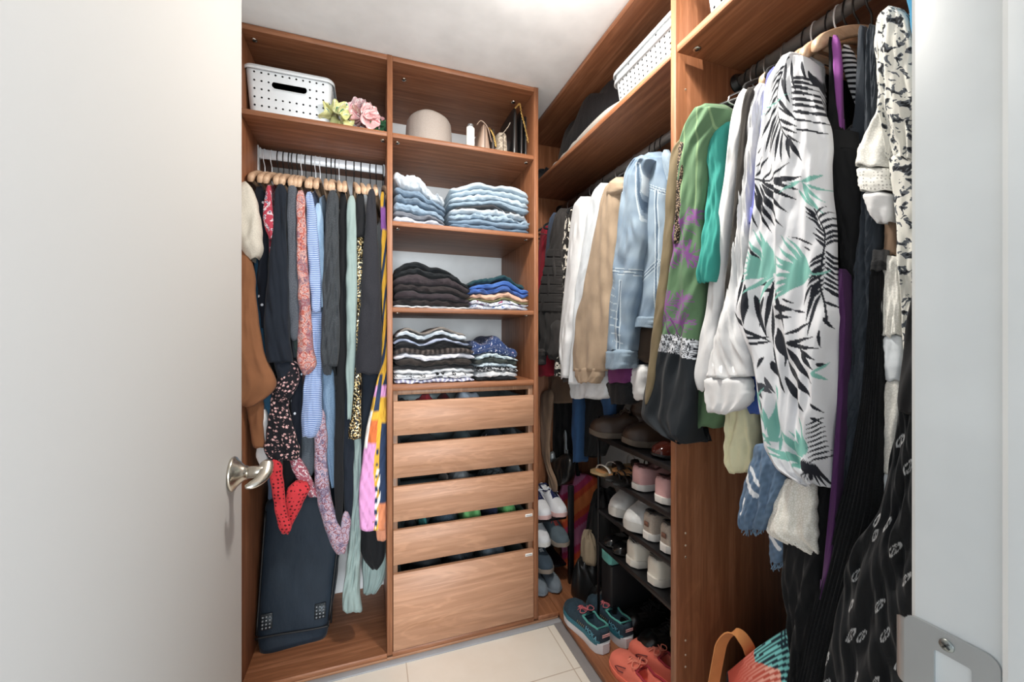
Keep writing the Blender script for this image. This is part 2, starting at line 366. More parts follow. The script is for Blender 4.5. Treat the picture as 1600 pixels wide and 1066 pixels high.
for i, (z0, z1) in enumerate(DZ):
    fr = panel('drawer', sc_, XD0, XD1, YF-.003, YF+.014, z0, z1, dgrain[i])
    hh = .085 if i < 4 else .24
    zb = z0+.012
    g = G()
    for xa, xb, ya, yb in ((X2+.024, X2+.036, YF+.014, YB-.03), (X3-.038, X3-.026, YF+.014, YB-.03), (X2+.024, X3-.026, YB-.042, YB-.03)):
        g.box(xa, xb, ya, yb, zb, zb+hh+.025, .001)
    g.box(X2+.024, X3-.026, YF+.014, YB-.03, zb-.006, zb, 0); bxo = mesh('drawer_box', g, wire, fr, 'auto')
    if i >= 3:
        zc = z1-.020; xr_ = XD1-.006
        mesh('maker_label', bx(xr_-.033, xr_, YF-.0045, YF-.003, zc-.006, zc+.006, .0004), plain('white_label', 'ece8e4', .5), fr, 'auto')
        g = G()
        rr_ = random.Random(4)
        for k in range(8): g.box(xr_-.029+k*.0032, xr_-.0268+k*.0032, YF-.0050, YF-.0044, zc-.0022, zc+.0022, 0)
        mesh('label_lettering', g, plain('label_grey', '8b8784', .6), fr, False)
# ---------------------------------------------------------------- right cabinets
Y1, Y0 = .917, .896
ca = thing('wardrobe_cabinet', 'brown wood wardrobe cabinet in the corner with jackets over the black shoe rack', 'cabinet', (XF, Y1, 0))
panel('side_panel', ca, XF+.0, XB, YB-.035, YB-.015, .038, H, WZ)
panel('top_panel', ca, XF, XB, Y1, YB-.035, H-.02, H, WY)
panel('shelf', ca, XF+.001, XB-.002, Y1, YB-.035, ZS-.018, ZS, WY)
panel('floor_panel', ca, XF, XB, Y1, YB-.035, .018, .038, WY)
panel('floor_panel', ca, X4+.001, XF-.001, YF, YB-.035, .018, .038, WY)
panel('plinth', ca, XF+.004, XF+.02, Y1, YF+.003, .006, .018, CEDGE)
cb = thing('wardrobe_cabinet', 'brown wood wardrobe cabinet with blouses and long dresses next to the doorway', 'cabinet', (XF, .22, 0))
panel('side_panel', cb, XF-.002, XB, Y0, Y1, .030, H, WZ)
panel('side_panel', cb, XF, XB, .215, .235, .030, H, WZ)
panel('top_panel', cb, XF, XB, .235, Y0, H-.02, H, WY)
panel('shelf', cb, XF+.001, XB-.002, .235, Y0, ZS-.016, ZS+.004, WY)
panel('floor_panel', cb, XF, XB, .235, Y0, .018, .038, WY)
panel('plinth', cb, XF+.004, XF+.02, .215, Y1, .006, .018, CEDGE)
for p_ in (P(1137, 278/3.55, Y=Y0),):
    lockfit(cb, .835, Y0-.03, ZS-.016)
hole = plain('pale_hole_plug', 'c9b8a4', .6)
zs_holes = [P(1072, y, Y=Y0).z for y in (833, 852, 871)] + [P(1072, y, Y=Y0).z for y in (870+0, 1001, 1023, 1042)]
for z in sorted(set(round(a, 3) for a in zs_holes+[1.95])):
    mesh('peg_hole', G().lathe([(.0004, 0), (.0028, 0), (.0028, .0012)], (P(1071, 850, Y=Y0).x, Y0-.0012, z), 10, 'y'), hole, cb)
XR = 1.013
dkrod = plain('dark_nickel_rod', '7d7a78', .38, .25); blk = plain('black_plastic', '1b1b1c', .4)
def rod(par, ya, yb, zz, r=.0175):
    mesh('clothes_rail', G().tube([(XR, ya, zz), (XR, yb, zz)], r, 24, flat=.9), dkrod, par)
    for yy, s in ((ya, 1), (yb, -1)):
        mesh('rail_socket', G().lathe([(.001, 0), (.028, 0), (.028, .004*s), (.021, .007*s), (.021, .016*s), (.018, .017*s)] if s > 0 else [(.018, -.017), (.021, -.016), (.021, -.007), (.028, -.004), (.028, 0), (.001, 0)], (XR, yy, zz), 28, 'y'), blk, par)
ZR1, ZR2 = 1.986, 2.004
rod(ca, Y1, YB-.036, ZR1); rod(cb, .236, Y0, ZR2)
# ================================================================ cloth engine
def rows_(s): return np.array([[float(a) for a in (r.split(',')+[0])[:4]] if r.count(',') == 3 else [float(a) for a in r.split(',')]+[np.nan] for r in s.split(';') if r.strip()])
def edge(px, py, ax, pl):
    l = (px-800)/F; dx, dy = SA+l*CA, CA-l*SA
    t = pl/(dx if ax == 'X' else dy)
    return (t*dy if ax == 'X' else t*dx), CZ+(HY-py)/F*t
def smooth1(a, k):
    if k < 1: return a
    p = np.concatenate([2*a[0]-a[1:k+1][::-1], a, 2*a[-1]-a[-k-1:-1][::-1]]); w = np.hanning(2*k+3)[1:-1]; w /= w.sum()
    return np.convolve(p, w, 'valid')
def drape(g, rows, ax, pl, depth=.06, folds=0, amp=.006, seed=0, M=56, back=.6, bulge=.8, wr=.0022, N=None, paint=None, flap=False, hem=.004, sm=None, pleat=False):
    """cloth hanging freely: its edges follow rows (photo height, left, right) on a plane of the closet, with depth behind and folds"""
    r = rows_(rows) if isinstance(rows, str) else rows
    y = r[:, 0]; P_ = np.where(np.isnan(r[:, 3]), pl, r[:, 3]); span = y[-1]-y[0]
    N = N or int(max(14, min(110, span/4.5))); yy = np.linspace(y[0], y[-1], N)
    k = sm if sm is not None else max(1, N//14)
    L, R, Q = [smooth1(np.interp(yy, y, a), k) for a in (r[:, 1], r[:, 2], P_)]
    L[0] = r[0, 1]; R[0] = r[0, 2]
    eL = np.array([edge(a, b, ax, q) for a, b, q in zip(L, yy, Q)]); eR = np.array([edge(a, b, ax, q) for a, b, q in zip(R, yy, Q)])
    rg = np.random.RandomState(seed+11); ph = rg.rand(12)*6.28
    mf = int(M*(.72 if paint is not None else .55)); mb = M-mf
    acr = np.concatenate([np.linspace(-1, 1, mf, endpoint=False), np.linspace(1, -1, mb, endpoint=False)])     # -1 left .. 1 right
    if paint is None: acr = np.sign(acr)*(1-(1-np.abs(acr))**1.35)
    sb = np.sqrt(np.clip(1-np.abs(acr)**(2/.72), 0, 1)); sb[mf:] *= -1; sb[0] = sb[mf] = 0
    fr = np.clip(sb, 0, 1); bk = np.clip(-sb, 0, 1)
    vv = np.linspace(0, 1, N)
    c = (eL[:, :1]+eR[:, :1])/2; h = (eR[:, :1]-eL[:, :1])/2; sgn = 1.
    wz = 1+.05*np.sin(vv*9+ph[0])*np.sin(vv*23+ph[1]); h = h*wz[:, None]
    ah = np.abs(h)
    A = c+h*acr[None]*(1-(1-back)*bk[None]**.6)
    s = (acr[None]+1)/2; z = eL[:, 1:]*(1-s)+eR[:, 1:]*s
    D = -fr[None]**.7*np.minimum(ah*bulge, .035)+bk[None]**.5*depth
    v = vv[:, None]
    wm = 2*np.median(ah); lm = abs(eL[0, 1]-eL[-1, 1])+.02; xm, ym = s*wm, v*lm
    grow = np.clip(.30+1.1*v, 0, 1)
    if folds:
        if pleat: w = (np.abs(((s*folds+.15*np.sin(v*3+ph[2])) % 1)*2-1)*2-1)*np.ones_like(v)
        else:
            w = 0; f0 = folds/max(wm, .02)
            for q_ in range(5):
                kf = f0*(.6+.45*q_); sk = (rg.rand()-.5)*kf*.35
                t_ = np.sin(6.283*(kf*xm+sk*ym)+rg.rand()*6.28+1.2*np.sin(ym*(5+4*rg.rand())+rg.rand()*6))
                w = w+t_*(1-.25*np.abs(t_))/(1+.55*q_)
            w = w/2.0
        D = D+amp*grow*w; z = z-hem*w*np.clip(v*4-3, 0, 1)
    # soft diagonal creases in patches
    cr = 0
    for q_ in range(6):
        ky = 2+7*rg.rand(); kx = np.sign(rg.rand()-.5)*(6+20*rg.rand()); t_ = np.sin(6.283*(ky*ym+kx*xm)+rg.rand()*6.28+2*np.sin(ym*7+rg.rand()*6))
        mask = np.clip(np.sin(6.283*(1.5+2.5*rg.rand())*ym+rg.rand()*6.28+3*s), 0, 1); cr = cr+t_*mask
    D = D+wr*.75*cr; A = A+wr*.35*cr
    z = z+wr*.8*np.sin(s*9+ph[9])*np.clip(v*6-5, 0, 1)
    # gently round the top and the hem
    tp = np.clip(v*N/2.2, 0, 1); A = c+(A-c)*(.55+.45*np.sqrt(tp)); D = D*(.5+.5*tp)
    pz = z; pd = Q[:, None]+D
    V = np.stack([A, pd, pz], 2) if ax == 'Y' else np.stack([pd, A, pz], 2)
    i0 = V[-1:].copy(); ctr = i0.mean(1, keepdims=True); i1 = ctr+(i0-ctr)*.93; i1[..., 2] = i0[..., 2]+.0003; i2 = ctr+(i0-ctr)*.85; i2[..., 2] = i0[..., 2]+.035
    U = np.concatenate([V, i1, i2]); cc = None
    if paint is not None:
        ss = np.repeat(s, N, 0); py = np.repeat(yy[:, None], M, 1); px = L[:, None]*(1-ss)+R[:, None]*ss
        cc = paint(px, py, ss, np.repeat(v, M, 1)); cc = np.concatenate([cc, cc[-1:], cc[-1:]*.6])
    d = np.linalg.norm(np.diff(U, axis=1, append=U[:, :1]), axis=2); u = np.concatenate([np.zeros((len(U), 1)), np.cumsum(d, 1)[:, :-1]], 1)
    ez = np.concatenate([[0], np.cumsum(np.linalg.norm(np.diff(U.mean(1), axis=0), axis=1))]); UV = np.stack([u-u.mean(1, keepdims=True), np.repeat(-ez[:, None], M, 1)], 2)
    g.grid(U, True, True, True, UV, cc, flip=(ax == 'Y'))
    return g
def slab(g, ax, c, f, zs, zh, th=.016, d=.36, seed=0, flare=0, neck=True, M=44, N=26, fold=.004):
    """the body of a garment spread on its hanger, seen edge on"""
    rg = np.random.RandomState(seed); ph = rg.rand(8)*6.28
    zz = np.concatenate([[zs+.055, zs+.05, zs+.03, zs+.012, zs-.005], np.linspace(zs-.04, zh, N)]) if neck else np.linspace(zs, zh, N)
    a0 = [.36, .34, .20, .06, .0]+[-.0]*N if neck else [0]*N
    V = []; th_ = np.arange(M)*2*np.pi/M; L = zs-zh
    for z, a in zip(zz, a0):
        k = max(0, (zs-z)/max(L, .01)); half = d*(.5-a)+flare*k; cy = f+d/2
        q = np.sign(np.cos(th_))*np.abs(np.cos(th_))**.7; w = np.sign(np.sin(th_))*np.abs(np.sin(th_))**.6
        dd = cy-half*q; t2 = th*(.45+.55*min(1, (zs+.06-z)/.1))
        cc_ = c+w*t2+fold*k*np.sin(q*9+ph[0]+k*2)+.002*np.sin(z*30+q*4+ph[1])
        V.append(np.stack([cc_, dd, np.full(M, z)+.004*k*np.sin(q*9)], 1) if ax == 'Y' else np.stack([dd, cc_, np.full(M, z)+.004*k*np.sin(q*9)], 1))
    V = np.array(V); return g.grid(V, True, True, True, flip=(ax == 'X'))
GN = [0]
def garment(name, cat, label, mat, parts, ax, pl, body=None, group=None, **k):
    """parts: list of (part name, rows, options); body: (across px, front plane, shoulder y, hem y, half thickness)"""
    GN[0] += 1; sd = GN[0]*7
    first = rows_(parts[0][1]); mid = first[len(first)//2]; q = pl if np.isnan(mid[3]) else mid[3]
    a, z0 = edge((mid[1]+mid[2])/2, first[0][0], ax, q)
    base = (a, q+.1, z0) if ax == 'Y' else (q+.1, a, z0)
    if len(parts) == 1 and not body:
        p = parts[0]; o = dict(k); o.update(p[2] if len(p) > 2 else {}); mt = o.pop('mat', mat)
        ob = mesh(name, drape(G(), p[1], ax, o.pop('pl', pl), seed=sd, **o), mt, None, True, base); return tag(ob, label, cat, group)
    t_ = thing(name, label, cat, base, group)
    for i, p in enumerate(parts):
        o = dict(k); o.update(p[2] if len(p) > 2 else {}); mt = o.pop('mat', mat)
        mesh(p[0], drape(G(), p[1], ax, o.pop('pl', pl), seed=sd+i, **o), mt, t_)
    if body:
        bxp, bf, ys, yh = body[:4]; c, zs = edge(bxp, ys, ax, bf); _, zh = edge(bxp, yh, ax, bf)
        mesh('body', slab(G(), ax, c, bf, zs, zh, body[4] if len(body) > 4 else .012, seed=sd, d=body[5] if len(body) > 5 else .34), mat, t_)
    return t_
# ---------------------------------------------------------------- cloth colours
K = dict(
 cream=fab('cream', 'ddd6c8', 'knit', 'c9c1b2'), suede=fab('suede', '8f5a33', 'plain'), redprint=fab('redprint', 'b8324a', 'blotch', 'd8c8d0', '3c3a6c', 'c2465a', 1.4),
 black=fab('black', '17181b'), black2=fab('black2', '1f2124', 'knit', '131417'), navyblk=fab('navyblk', '171f2b'), greyk=fab('greyk', '5b6069', 'knit', '3f444d'),
 paisred=fab('paisred', 'a8402f', 'paisley', 'd9a99c', '5a3a5c', 'c98b84', 1.1), stripe=fab('stripe', '4f6fae', 'stripeh', 'b4c6e6', sc=1.5), ltdenim=fab('ltdenim', 'a9c4dc', 'denim', '7fa1c2'),
 charc=fab('charc', '42464b', 'knit', '2c3034'), sage=fab('sage', '8a9e9a', 'plain'), sequin=fab('sequin', '171310', 'sequin', '6e5526', 'c6a35e', 'f0e2b6'),
 coat=fab('coat', '2a2a30', 'knit', '202026'), floral=fab('floral', '16161d', 'floral', 'd9a3a0', 'f0dcd8', sc=1.25), dots=fab('dots', '141a26', 'spots', 'd8dde6', sc=.75),
 heather=fab('heather', '565f68', 'knit', '434b54'), paispur=fab('paispur', '7a3f52', 'paisley', 'c9b4c4', '3d4a72', 'b98d92', 1.5), bluehea=fab('bluehea', '7f9bb6', 'knit', '5f7d9c'), blue=fab('blue', '2f5b8e'),
 crochet=fab('crochet', 'd0222e', 'crochet', '5e0d14'), teald=fab('teald', '2f6585'), white=fab('white', 'e2e2e2'), white2=fab('white2', 'dddee0'), pinkf=fab('pinkf', 'a05060', 'blotch', 'e6d4d8', '41305a', 'd08a96', 2),
 red=fab('red', 'c01f3c'), steel=fab('steel', '4b5b74'), puffer=fab('puffer', '33302f', 'plain'), bwfl=fab('bwfl', '1f1c1c', 'blotch', 'e6ded0', 'e6ded0', '3b3634', .9), tan=fab('tan', 'ab9378'), tand=fab('tand', '8b6f57'),
 gstrip=fab('gstrip', '4a4542'), skyw=fab('skyw', 'd5dde4'), denim=fab('denim', '93a8b9', 'denim', '667f96'), denimd=fab('denimd', '6f8ea9', 'denim', '4f6d89'), brown=fab('brown', '4a3b30'), purp=fab('purp', '6f2c68'),
 olive=fab('olive', '7a6b4c'), leop=fab('leop', '9c8268', 'leopard', '221a16', sc=2.2), teal=fab('teal', '0f9a8e'), tealb=fab('tealb', '1f8f96'), yellow=fab('yellow', 'e2dfb4'), peri=fab('peri', '6a72c8'), royal=fab('royal', '2e55a8'),
 violet=fab('violet', '9a4aa2'), charc2=fab('charc2', '323a44'), lace=fab('lace', 'd2d0c4', 'lace', 'e9e8e2', sc=3.2), lacew=fab('lacew', 'd4d3cb', 'lace', 'e6e5de', sc=3.4), bwsplash=fab('bwsplash', 'd6d5cc', 'blotch', '5a6068', '24272c', '16181c', 1.9),
 turq=fab('turq', '1a84b0'), vcol=fab('vcol', 'ffffff', 'vcol'), shadegreen=fab('shadegreen', '2a3836'), mauve=fab('mauve', '9c86a8'), bstripe=fab('bstripe', 'e4e6ea', 'stripeh', '1b1c22', sc=.9))
# ================================================================ left hanging row
A_ = 'Y'; FL = 1.685
gl = 'garments on the left clothes rail'
def gL(name, cat, label, m, parts, pl=FL, body=None, **k): return garment(name, cat, label, K[m], parts, 'Y', pl, body, gl, **k)
gL('sweater', 'sweater', 'cream knit sweater with a puffed sleeve hanging closest to the door edge', 'cream', [('sleeve', '284,378,386;292,372,393;310,370,400;340,370,408;365,371,410;385,374,411;398,382,408;405,388,402', dict(depth=.10, folds=1, amp=.006))], pl=1.655, body=(383, 1.74, 290, 420))
gL('suede_jacket', 'jacket', 'tan brown suede jacket hanging beside the door below the cream sweater', 'suede', [('front', '372,366,385;420,366,397;480,366,402;540,366,410;572,366,423;600,366,436;613,366,430;634,366,398', dict(folds=2, amp=.006, pl=1.665)), ('sleeve', '600,380,408;630,384,412;670,390,412;699,395,413', dict(pl=1.69, depth=.05))], body=(378, 1.72, 380, 640, .02))
gL('blouse', 'blouse', 'black blouse with white flecks showing between the suede jacket and black puff sleeve', 'dots', [('sleeve', '292,398,412;340,402,416;400,403,420;450,402,417;512,408,414', dict(depth=.05))], pl=1.70, body=(408, 1.75, 300, 690))
gL('blouse', 'blouse', 'red and navy swirl print short sleeve blouse above the black puff sleeve', 'redprint', [('sleeve', '290,416,424;310,413,425;340,411,428;360,414,429;374,421,427', dict(depth=.06))], pl=1.672, body=(421, 1.72, 292, 560))
gL('blouse', 'blouse', 'black chiffon blouse with a long balloon sleeve gathered at the cuff', 'navyblk', [('sleeve', '288,434,444;300,430,448;350,427,448;400,422,450;450,417,452;500,413,453;540,414,455;566,420,457', dict(folds=2, amp=.006, depth=.07)), ('cuff', '562,428,454;572,430,456;590,434,452', dict(depth=.03, folds=3, amp=.002))], pl=1.675, body=(440, 1.74, 290, 640))
gL('sweater', 'sweater', 'medium grey knit sweater between the black balloon sleeve and paisley sleeve', 'greyk', [('sleeve', '286,450,463;300,449,464;350,449,464;420,450,466;500,452,470;525,454,472;532,457,471', dict(depth=.07)), ('cuff', '530,458,469;545,460,468;560,462,467', dict(mat=K['shadegreen'], depth=.03))], pl=1.68, body=(458, 1.74, 288, 560))  # dark green piece under the sleeve end is shade put into the colour
gL('blouse', 'blouse', 'rust red paisley blouse with a long sleeve flaring at the cuff', 'paisred', [('sleeve', '298,464,475;330,463,478;400,464,480;450,466,484;500,467,487;540,464,490;560,464,494;578,470,496;586,474,482', dict(folds=1, amp=.004, depth=.06))], pl=1.672, body=(471, 1.74, 300, 640))
gL('shirt', 'shirt', 'blue and white striped shirt with a rolled sleeve beside the paisley blouse', 'stripe', [('sleeve', '300,478,488;330,478,494;400,481,500;450,485,502;480,487,503;489,489,501', dict(depth=.07)), ('front', '480,486,503;540,482,503;600,475,503;660,470,504;682,473,494', dict(pl=1.70, folds=2, amp=.005))], pl=1.680, body=(487, 1.75, 302, 690))
gL('shirt', 'shirt', 'pale blue chambray shirt with white trim showing as a narrow strip', 'ltdenim', [('sleeve', '318,492,502;350,493,506;400,495,508;440,498,508;480,500,507', dict(depth=.05))], pl=1.695, body=(501, 1.75, 310, 640))
gL('cardigan', 'cardigan', 'charcoal ribbed knit cardigan with two long sleeve folds in the middle of the left rail', 'charc', [('sleeve', '298,513,526;312,511,530;350,508,530;400,506,530;450,504,531;500,503,531;550,502,531;572,503,527', dict(folds=2, amp=.010, depth=.07)), ('cuff', '568,504,519;578,504,519;586,506,517', dict(depth=.03))], pl=1.672, body=(518, 1.74, 302, 590))
gL('dress', 'dress', 'long black dress right behind the charcoal cardigan', 'black', [('front', '300,531,541;400,530,543;500,530,543;600,526,540;700,522,537;800,523,536;822,525,533', dict(depth=.10))], pl=1.70, body=(537, 1.78, 305, 800))
gL('dress', 'dress', 'deep navy long dress reaching down beside the sage dress hem', 'navyblk', [('front', '560,530,553;650,535,554;700,536,554;780,537,552;812,538,550', dict(folds=1, pl=1.72, amp=.005)), ('neckline', '330,531,541;400,529,543;480,529,543;560,530,545', dict(pl=1.715))])
gL('dress', 'dress', 'sage green long dress with its flared hem ending lowest on the left rail', 'sage', [('front', '306,544,554;340,541,557;400,541,558;480,541,558;540,541,557;600,541,553;655,543,549', dict(folds=1, amp=.006)), ('skirt', '640,549,558;690,549,564;750,552,566;800,548,564;850,545,564;900,539,563;935,534,563;951,536,566', dict(pl=1.73, folds=2, amp=.010, hem=.012))], pl=1.682, body=(548, 1.77, 310, 940))
gL('dress', 'dress', 'black dress with a gold sequin panel between the sage dress and charcoal coat', 'black', [('strap', '302,557,569;340,556,571;372,556,571', dict(pl=1.69)), ('sequin_panel', '366,557,569;420,557,568;480,556,566;560,555,565;600,553,565;650,549,565;676,543,565;685,544,564', dict(pl=1.70, mat=K['sequin'], depth=.08))], body=(563, 1.76, 305, 830))
gL('coat', 'coat', 'charcoal wool coat with a wide smooth sleeve near the cabinet divider', 'coat', [('sleeve', '296,575,586;330,572,588;400,567,592;460,564,595;520,559,597;570,556,596;584,556,592', dict(depth=.07, amp=.003, folds=1)), ('front', '560,566,594;640,566,590;700,563,584;740,562,578', dict(pl=1.75, mat=K['navyblk']))], pl=1.668, body=(580, 1.73, 300, 600, .016))
def pt_block(px, py, s, v):
    cols = [lin(h) for h in ('d9a83c', '2c3a55', 'd99ac8', 'cf6f3e', 'f0ece6', 'c06a3a')]
    o = np.zeros(px.shape+(3,)); o[:] = cols[0]
    def m(cond, c): o[cond] = c
    m(py < 470, cols[0]); m((np.sin(py*.09+s*5) > .45) & (py < 600), cols[1]); m((py > 325) & (py < 360), lin('8f5a9c'))
    m((py > 600) & (py < 618), cols[2]); m((py > 585) & (py < 642) & (np.abs(s-.35) < .16), cols[1])
    m((py > 655) & (s < .42+.1*np.sin(py*.03)), cols[3]); m((py > 690) & (s < .55+.08*np.sin(py*.05)), cols[2]); m((py > 660) & (py < 780) & (s > .70), cols[1])
    m((py > 730) & (s > .58) & (s < .75) & (np.sin(py*.25+s*30) > -.1), cols[4]); m((py > 700) & (s > .56) & (s < .66) & (np.sin(py*.35) > .1), cols[1]); m((py > 784) & (s > .7), lin('d98a62'))
    m((py > 640) & (py < 700) & (s < .14), cols[4]); return o
gL('dress', 'dress', 'long dress in yellow, navy, pink and orange colour blocks against the cabinet divider', 'vcol', [('front', '300,594,601;340,595,603;400,596,604;500,597,604;560,597,604;600,588,604;650,577,604;700,567,604;760,561,604;806,560,604;824,562,603', dict(paint=pt_block, folds=3, amp=.007, M=72, N=120)), ('skirt', '780,585,604;820,585,604;843,589,604', dict(mat=fab('peach', 'd98a62'), folds=1))], pl=1.69)
gL('skirt', 'skirt', 'black asymmetric skirt hem showing under the colour block dress', 'black', [('front', '560,562,598;700,561,600;820,560,603;858,560,602;884,574,600;889,582,591', dict(folds=2))], pl=1.78)
gL('dress', 'dress', 'mint green pleated dress hem under the black skirt, reaching furthest back', 'sage', [('front', '600,566,602;760,565,602;860,566,604;900,567,604;925,567,588', dict(folds=4, amp=.010))], pl=1.83)
gL('blouse', 'blouse', 'black blouse with small pink flower print, its wide hem beside the suede jacket', 'floral', [('sleeve', '560,440,464;590,433,470;610,430,462;625,432,452', dict(pl=1.69)), ('front', '600,428,452;640,422,452;660,419,458;690,414,466;705,413,471;716,422,466', dict(pl=1.70, folds=2, amp=.006))], body=(440, 1.76, 310, 700))
gL('shirt', 'shirt', 'navy shirt with small white buttons hanging beneath the paisley cuff', 'dots', [('front', '560,452,474;600,454,473;650,456,472;690,457,471;740,461,472;791,464,470', dict(folds=1))], pl=1.725)
gL('t_shirt', 't-shirt', 'heather grey t-shirt hem below the blue striped shirt', 'heather', [('front', '600,472,492;660,472,492;710,471,491;738,471,491;742,473,488', dict(folds=1))], pl=1.74)
gL('scarf', 'scarf', 'long purple and pink paisley scarf trailing over the navy duffel bag', 'paispur', [('front', '640,489,508;680,491,511;730,491,512;775,494,516;800,500,525;830,509,538;850,516,543;864,525,539', dict(folds=1, amp=.004)), ('end', '800,536,546;820,532,548;845,532,546;858,535,541', dict(pl=1.70, depth=.02))], pl=1.71)
gL('scarf', 'scarf', 'small pink floral scarf end between the grey t-shirt and red crochet top', 'pinkf', [('front', '700,447,460;730,455,478;755,470,492;775,482,500', dict(depth=.02))], pl=1.72)
gL('blouse', 'blouse', 'blue grey heathered blouse hanging below the charcoal cardigan', 'bluehea', [('front', '575,504,522;620,504,524;680,505,525;730,512,525;762,518,526', dict(folds=2, amp=.004))], pl=1.745)
gL('camisole', 'top', 'plain royal blue camisole peeking beneath the blue grey blouse', 'blue', [('front', '600,508,520;680,509,521;740,511,522;752,514,520', {})], pl=1.77)
gL('crochet_vest', 'top', 'bright red crochet top with open holes hanging in a V over the duffel bag', 'crochet', [('side', '718,422,440;730,421,441;755,424,444;780,427,446;805,431,450;825,436,458;833,440,452', dict(depth=.025)), ('side', '752,455,486;768,448,484;780,446,476;800,448,468;815,446,460;826,444,454', dict(pl=1.69, depth=.02))], pl=1.672)
gL('jeans', 'jeans', 'mid blue denim hem just above the red crochet top', 'denimd', [('front', '690,418,446;706,419,447;719,420,444', {})], pl=1.70)
gL('shirt', 'shirt', 'teal blue shirt strip behind the brown suede jacket', 'teald', [('front', '400,397,408;520,400,412;620,410,426;700,414,424;716,416,424', {})], pl=1.74)
gL('t_shirt', 't-shirt', 'white t-shirt corner hanging behind the door lever', 'white', [('front', '640,405,418;690,402,420;715,400,420;728,408,419', {})], pl=1.71)
gL('dress', 'dress', 'dull blue dress hanging behind the red crochet top', 'steel', [('front', '600,424,438;700,420,436;740,418,426;780,419,425', {})], pl=1.80)
gL('trousers', 'trousers', 'black trousers hanging in the gap of the red crochet top', 'black', [('front', '600,440,462;700,441,463;740,443,464;765,446,460', {})], pl=1.76)
# hangers
def hanger_proto(kind):
    t_ = thing('coat_hanger', 'x', 'hanger', (0, 0, 0), local=True)
    hk = {'wood_black': blk, 'wood_chrome': chrome, 'wire': plain('galvanised_wire', 'b9bcbd', .3, .9), 'velvet': plain('black_velvet', '141416', .9)}[kind]
    pts = [(0, 0, -.085), (0, 0, -.055), (.004, 0, -.045), (.017, 0, -.033), (.021, 0, -.012), (.014, 0, .012), (0, 0, .0185), (-.014, 0, .012), (-.019, 0, -.004)]
    mesh('hook', G().tube(crv(pts, 26), .0022 if kind == 'wood_black' else .0018, 8), hk, t_)
    if kind.startswith('wood'):
        V = []; n = 25
        for i in range(n):
            x = -1+2*i/(n-1); ax_ = abs(x); z = -.088-.085*ax_**1.5; hgt = .0105+.006*ax_; th = .0058+.0062*ax_**2
            if ax_ > .97: hgt *= .72; th *= .75
            a = np.arange(12)*2*np.pi/12; V.append(np.stack([np.full(12, x*.197), np.sign(np.cos(a))*np.abs(np.cos(a))**.6*th+.012*ax_**2, z+np.sign(np.sin(a))*np.abs(np.sin(a))**.6*hgt], 1))
        mesh('shoulder_bar', G().grid(np.array(V), True, True, True), wood('hanger_wood', 'x', ('c9a98c', 'd6b99e', 'bb987a')), t_)
        mesh('trouser_bar', G().tube([(-.155, .004, -.163), (.155, .004, -.163)], .006, 10), wood('hanger_wood', 'x'), t_)
    else:
        r = .0018 if kind == 'wire' else .005
        pts = [(-.198, 0, -.165), (-.18, 0, -.15), (-.09, 0, -.108), (-.02, 0, -.088), (0, 0, -.085), (.02, 0, -.088), (.09, 0, -.108), (.18, 0, -.15), (.198, 0, -.165), (.18, 0, -.178), (0, 0, -.178), (-.18, 0, -.178)]
        mesh('wire_frame' if kind == 'wire' else 'velvet_frame', G().tube(crv(pts+[pts[0]], 60), r, 8, closed=False), hk, t_)
    return t_
HP = {}
def hang(kind, loc, rz, label, group):
    if kind not in HP: o = HP[kind] = hanger_proto(kind)
    else: o = copy_tree(HP[kind])
    o.location = loc; o.rotation_euler = (0, 0, rz); o['label'] = label; o['group'] = group; return o
tips = {414: 401, 443.5: 428, 471.6: 462, 487: 473, 510: 498, 517.6: 506, 530: 522, 553: 545, 564: 560, 598: 596}
tipl = {414: 'between the cream sweater and the red print blouse', 443.5: 'over the black balloon sleeve blouse', 471.6: 'over the rust paisley blouse', 487: 'turned askew over the blue striped shirt', 510: 'over the pale chambray shirt', 517.6: 'just before the charcoal cardigan', 530: 'on top of the charcoal cardigan', 553: 'over the sage green dress', 564: 'over the gold sequin dress', 598: 'nearest the cabinet divider'}
silver = {414, 425, 471.6, 493.5, 500.5, 530, 581.7}
for h in [414, 425, 435, 443.5, 452, 457.5, 465, 471.6, 478, 487, 493.5, 500.5, 510, 517.6, 524.7, 530, 541, 553, 564, 578.6, 588, 598]:
    X_ = P(h, 260, Y=yr).x
    if h in tips: xt = P(tips[h], 300, Y=1.68).x; a = math.atan2(-(xt-X_), .19)
    else: a = -.03+rnd.uniform(-.07, .07)
    hook = 'silver' if h in silver else 'black'
    lb = 'wooden hanger with %s hook, bare end %s' % (hook, tipl[h]) if h in tips else 'wooden hanger with %s hook wedged in the left rail row' % hook
    if h == 588: lb = 'wooden hanger with black hook on top of the charcoal wool coat'
    hang('wood_chrome' if h in silver else 'wood_black', (X_, yr, zr+.001), -math.pi/2+max(-.42, min(.42, a)), lb, ('hangers with %s hooks on the left rail' % hook) if h not in tips and h != 588 else 'hangers on the left rail')
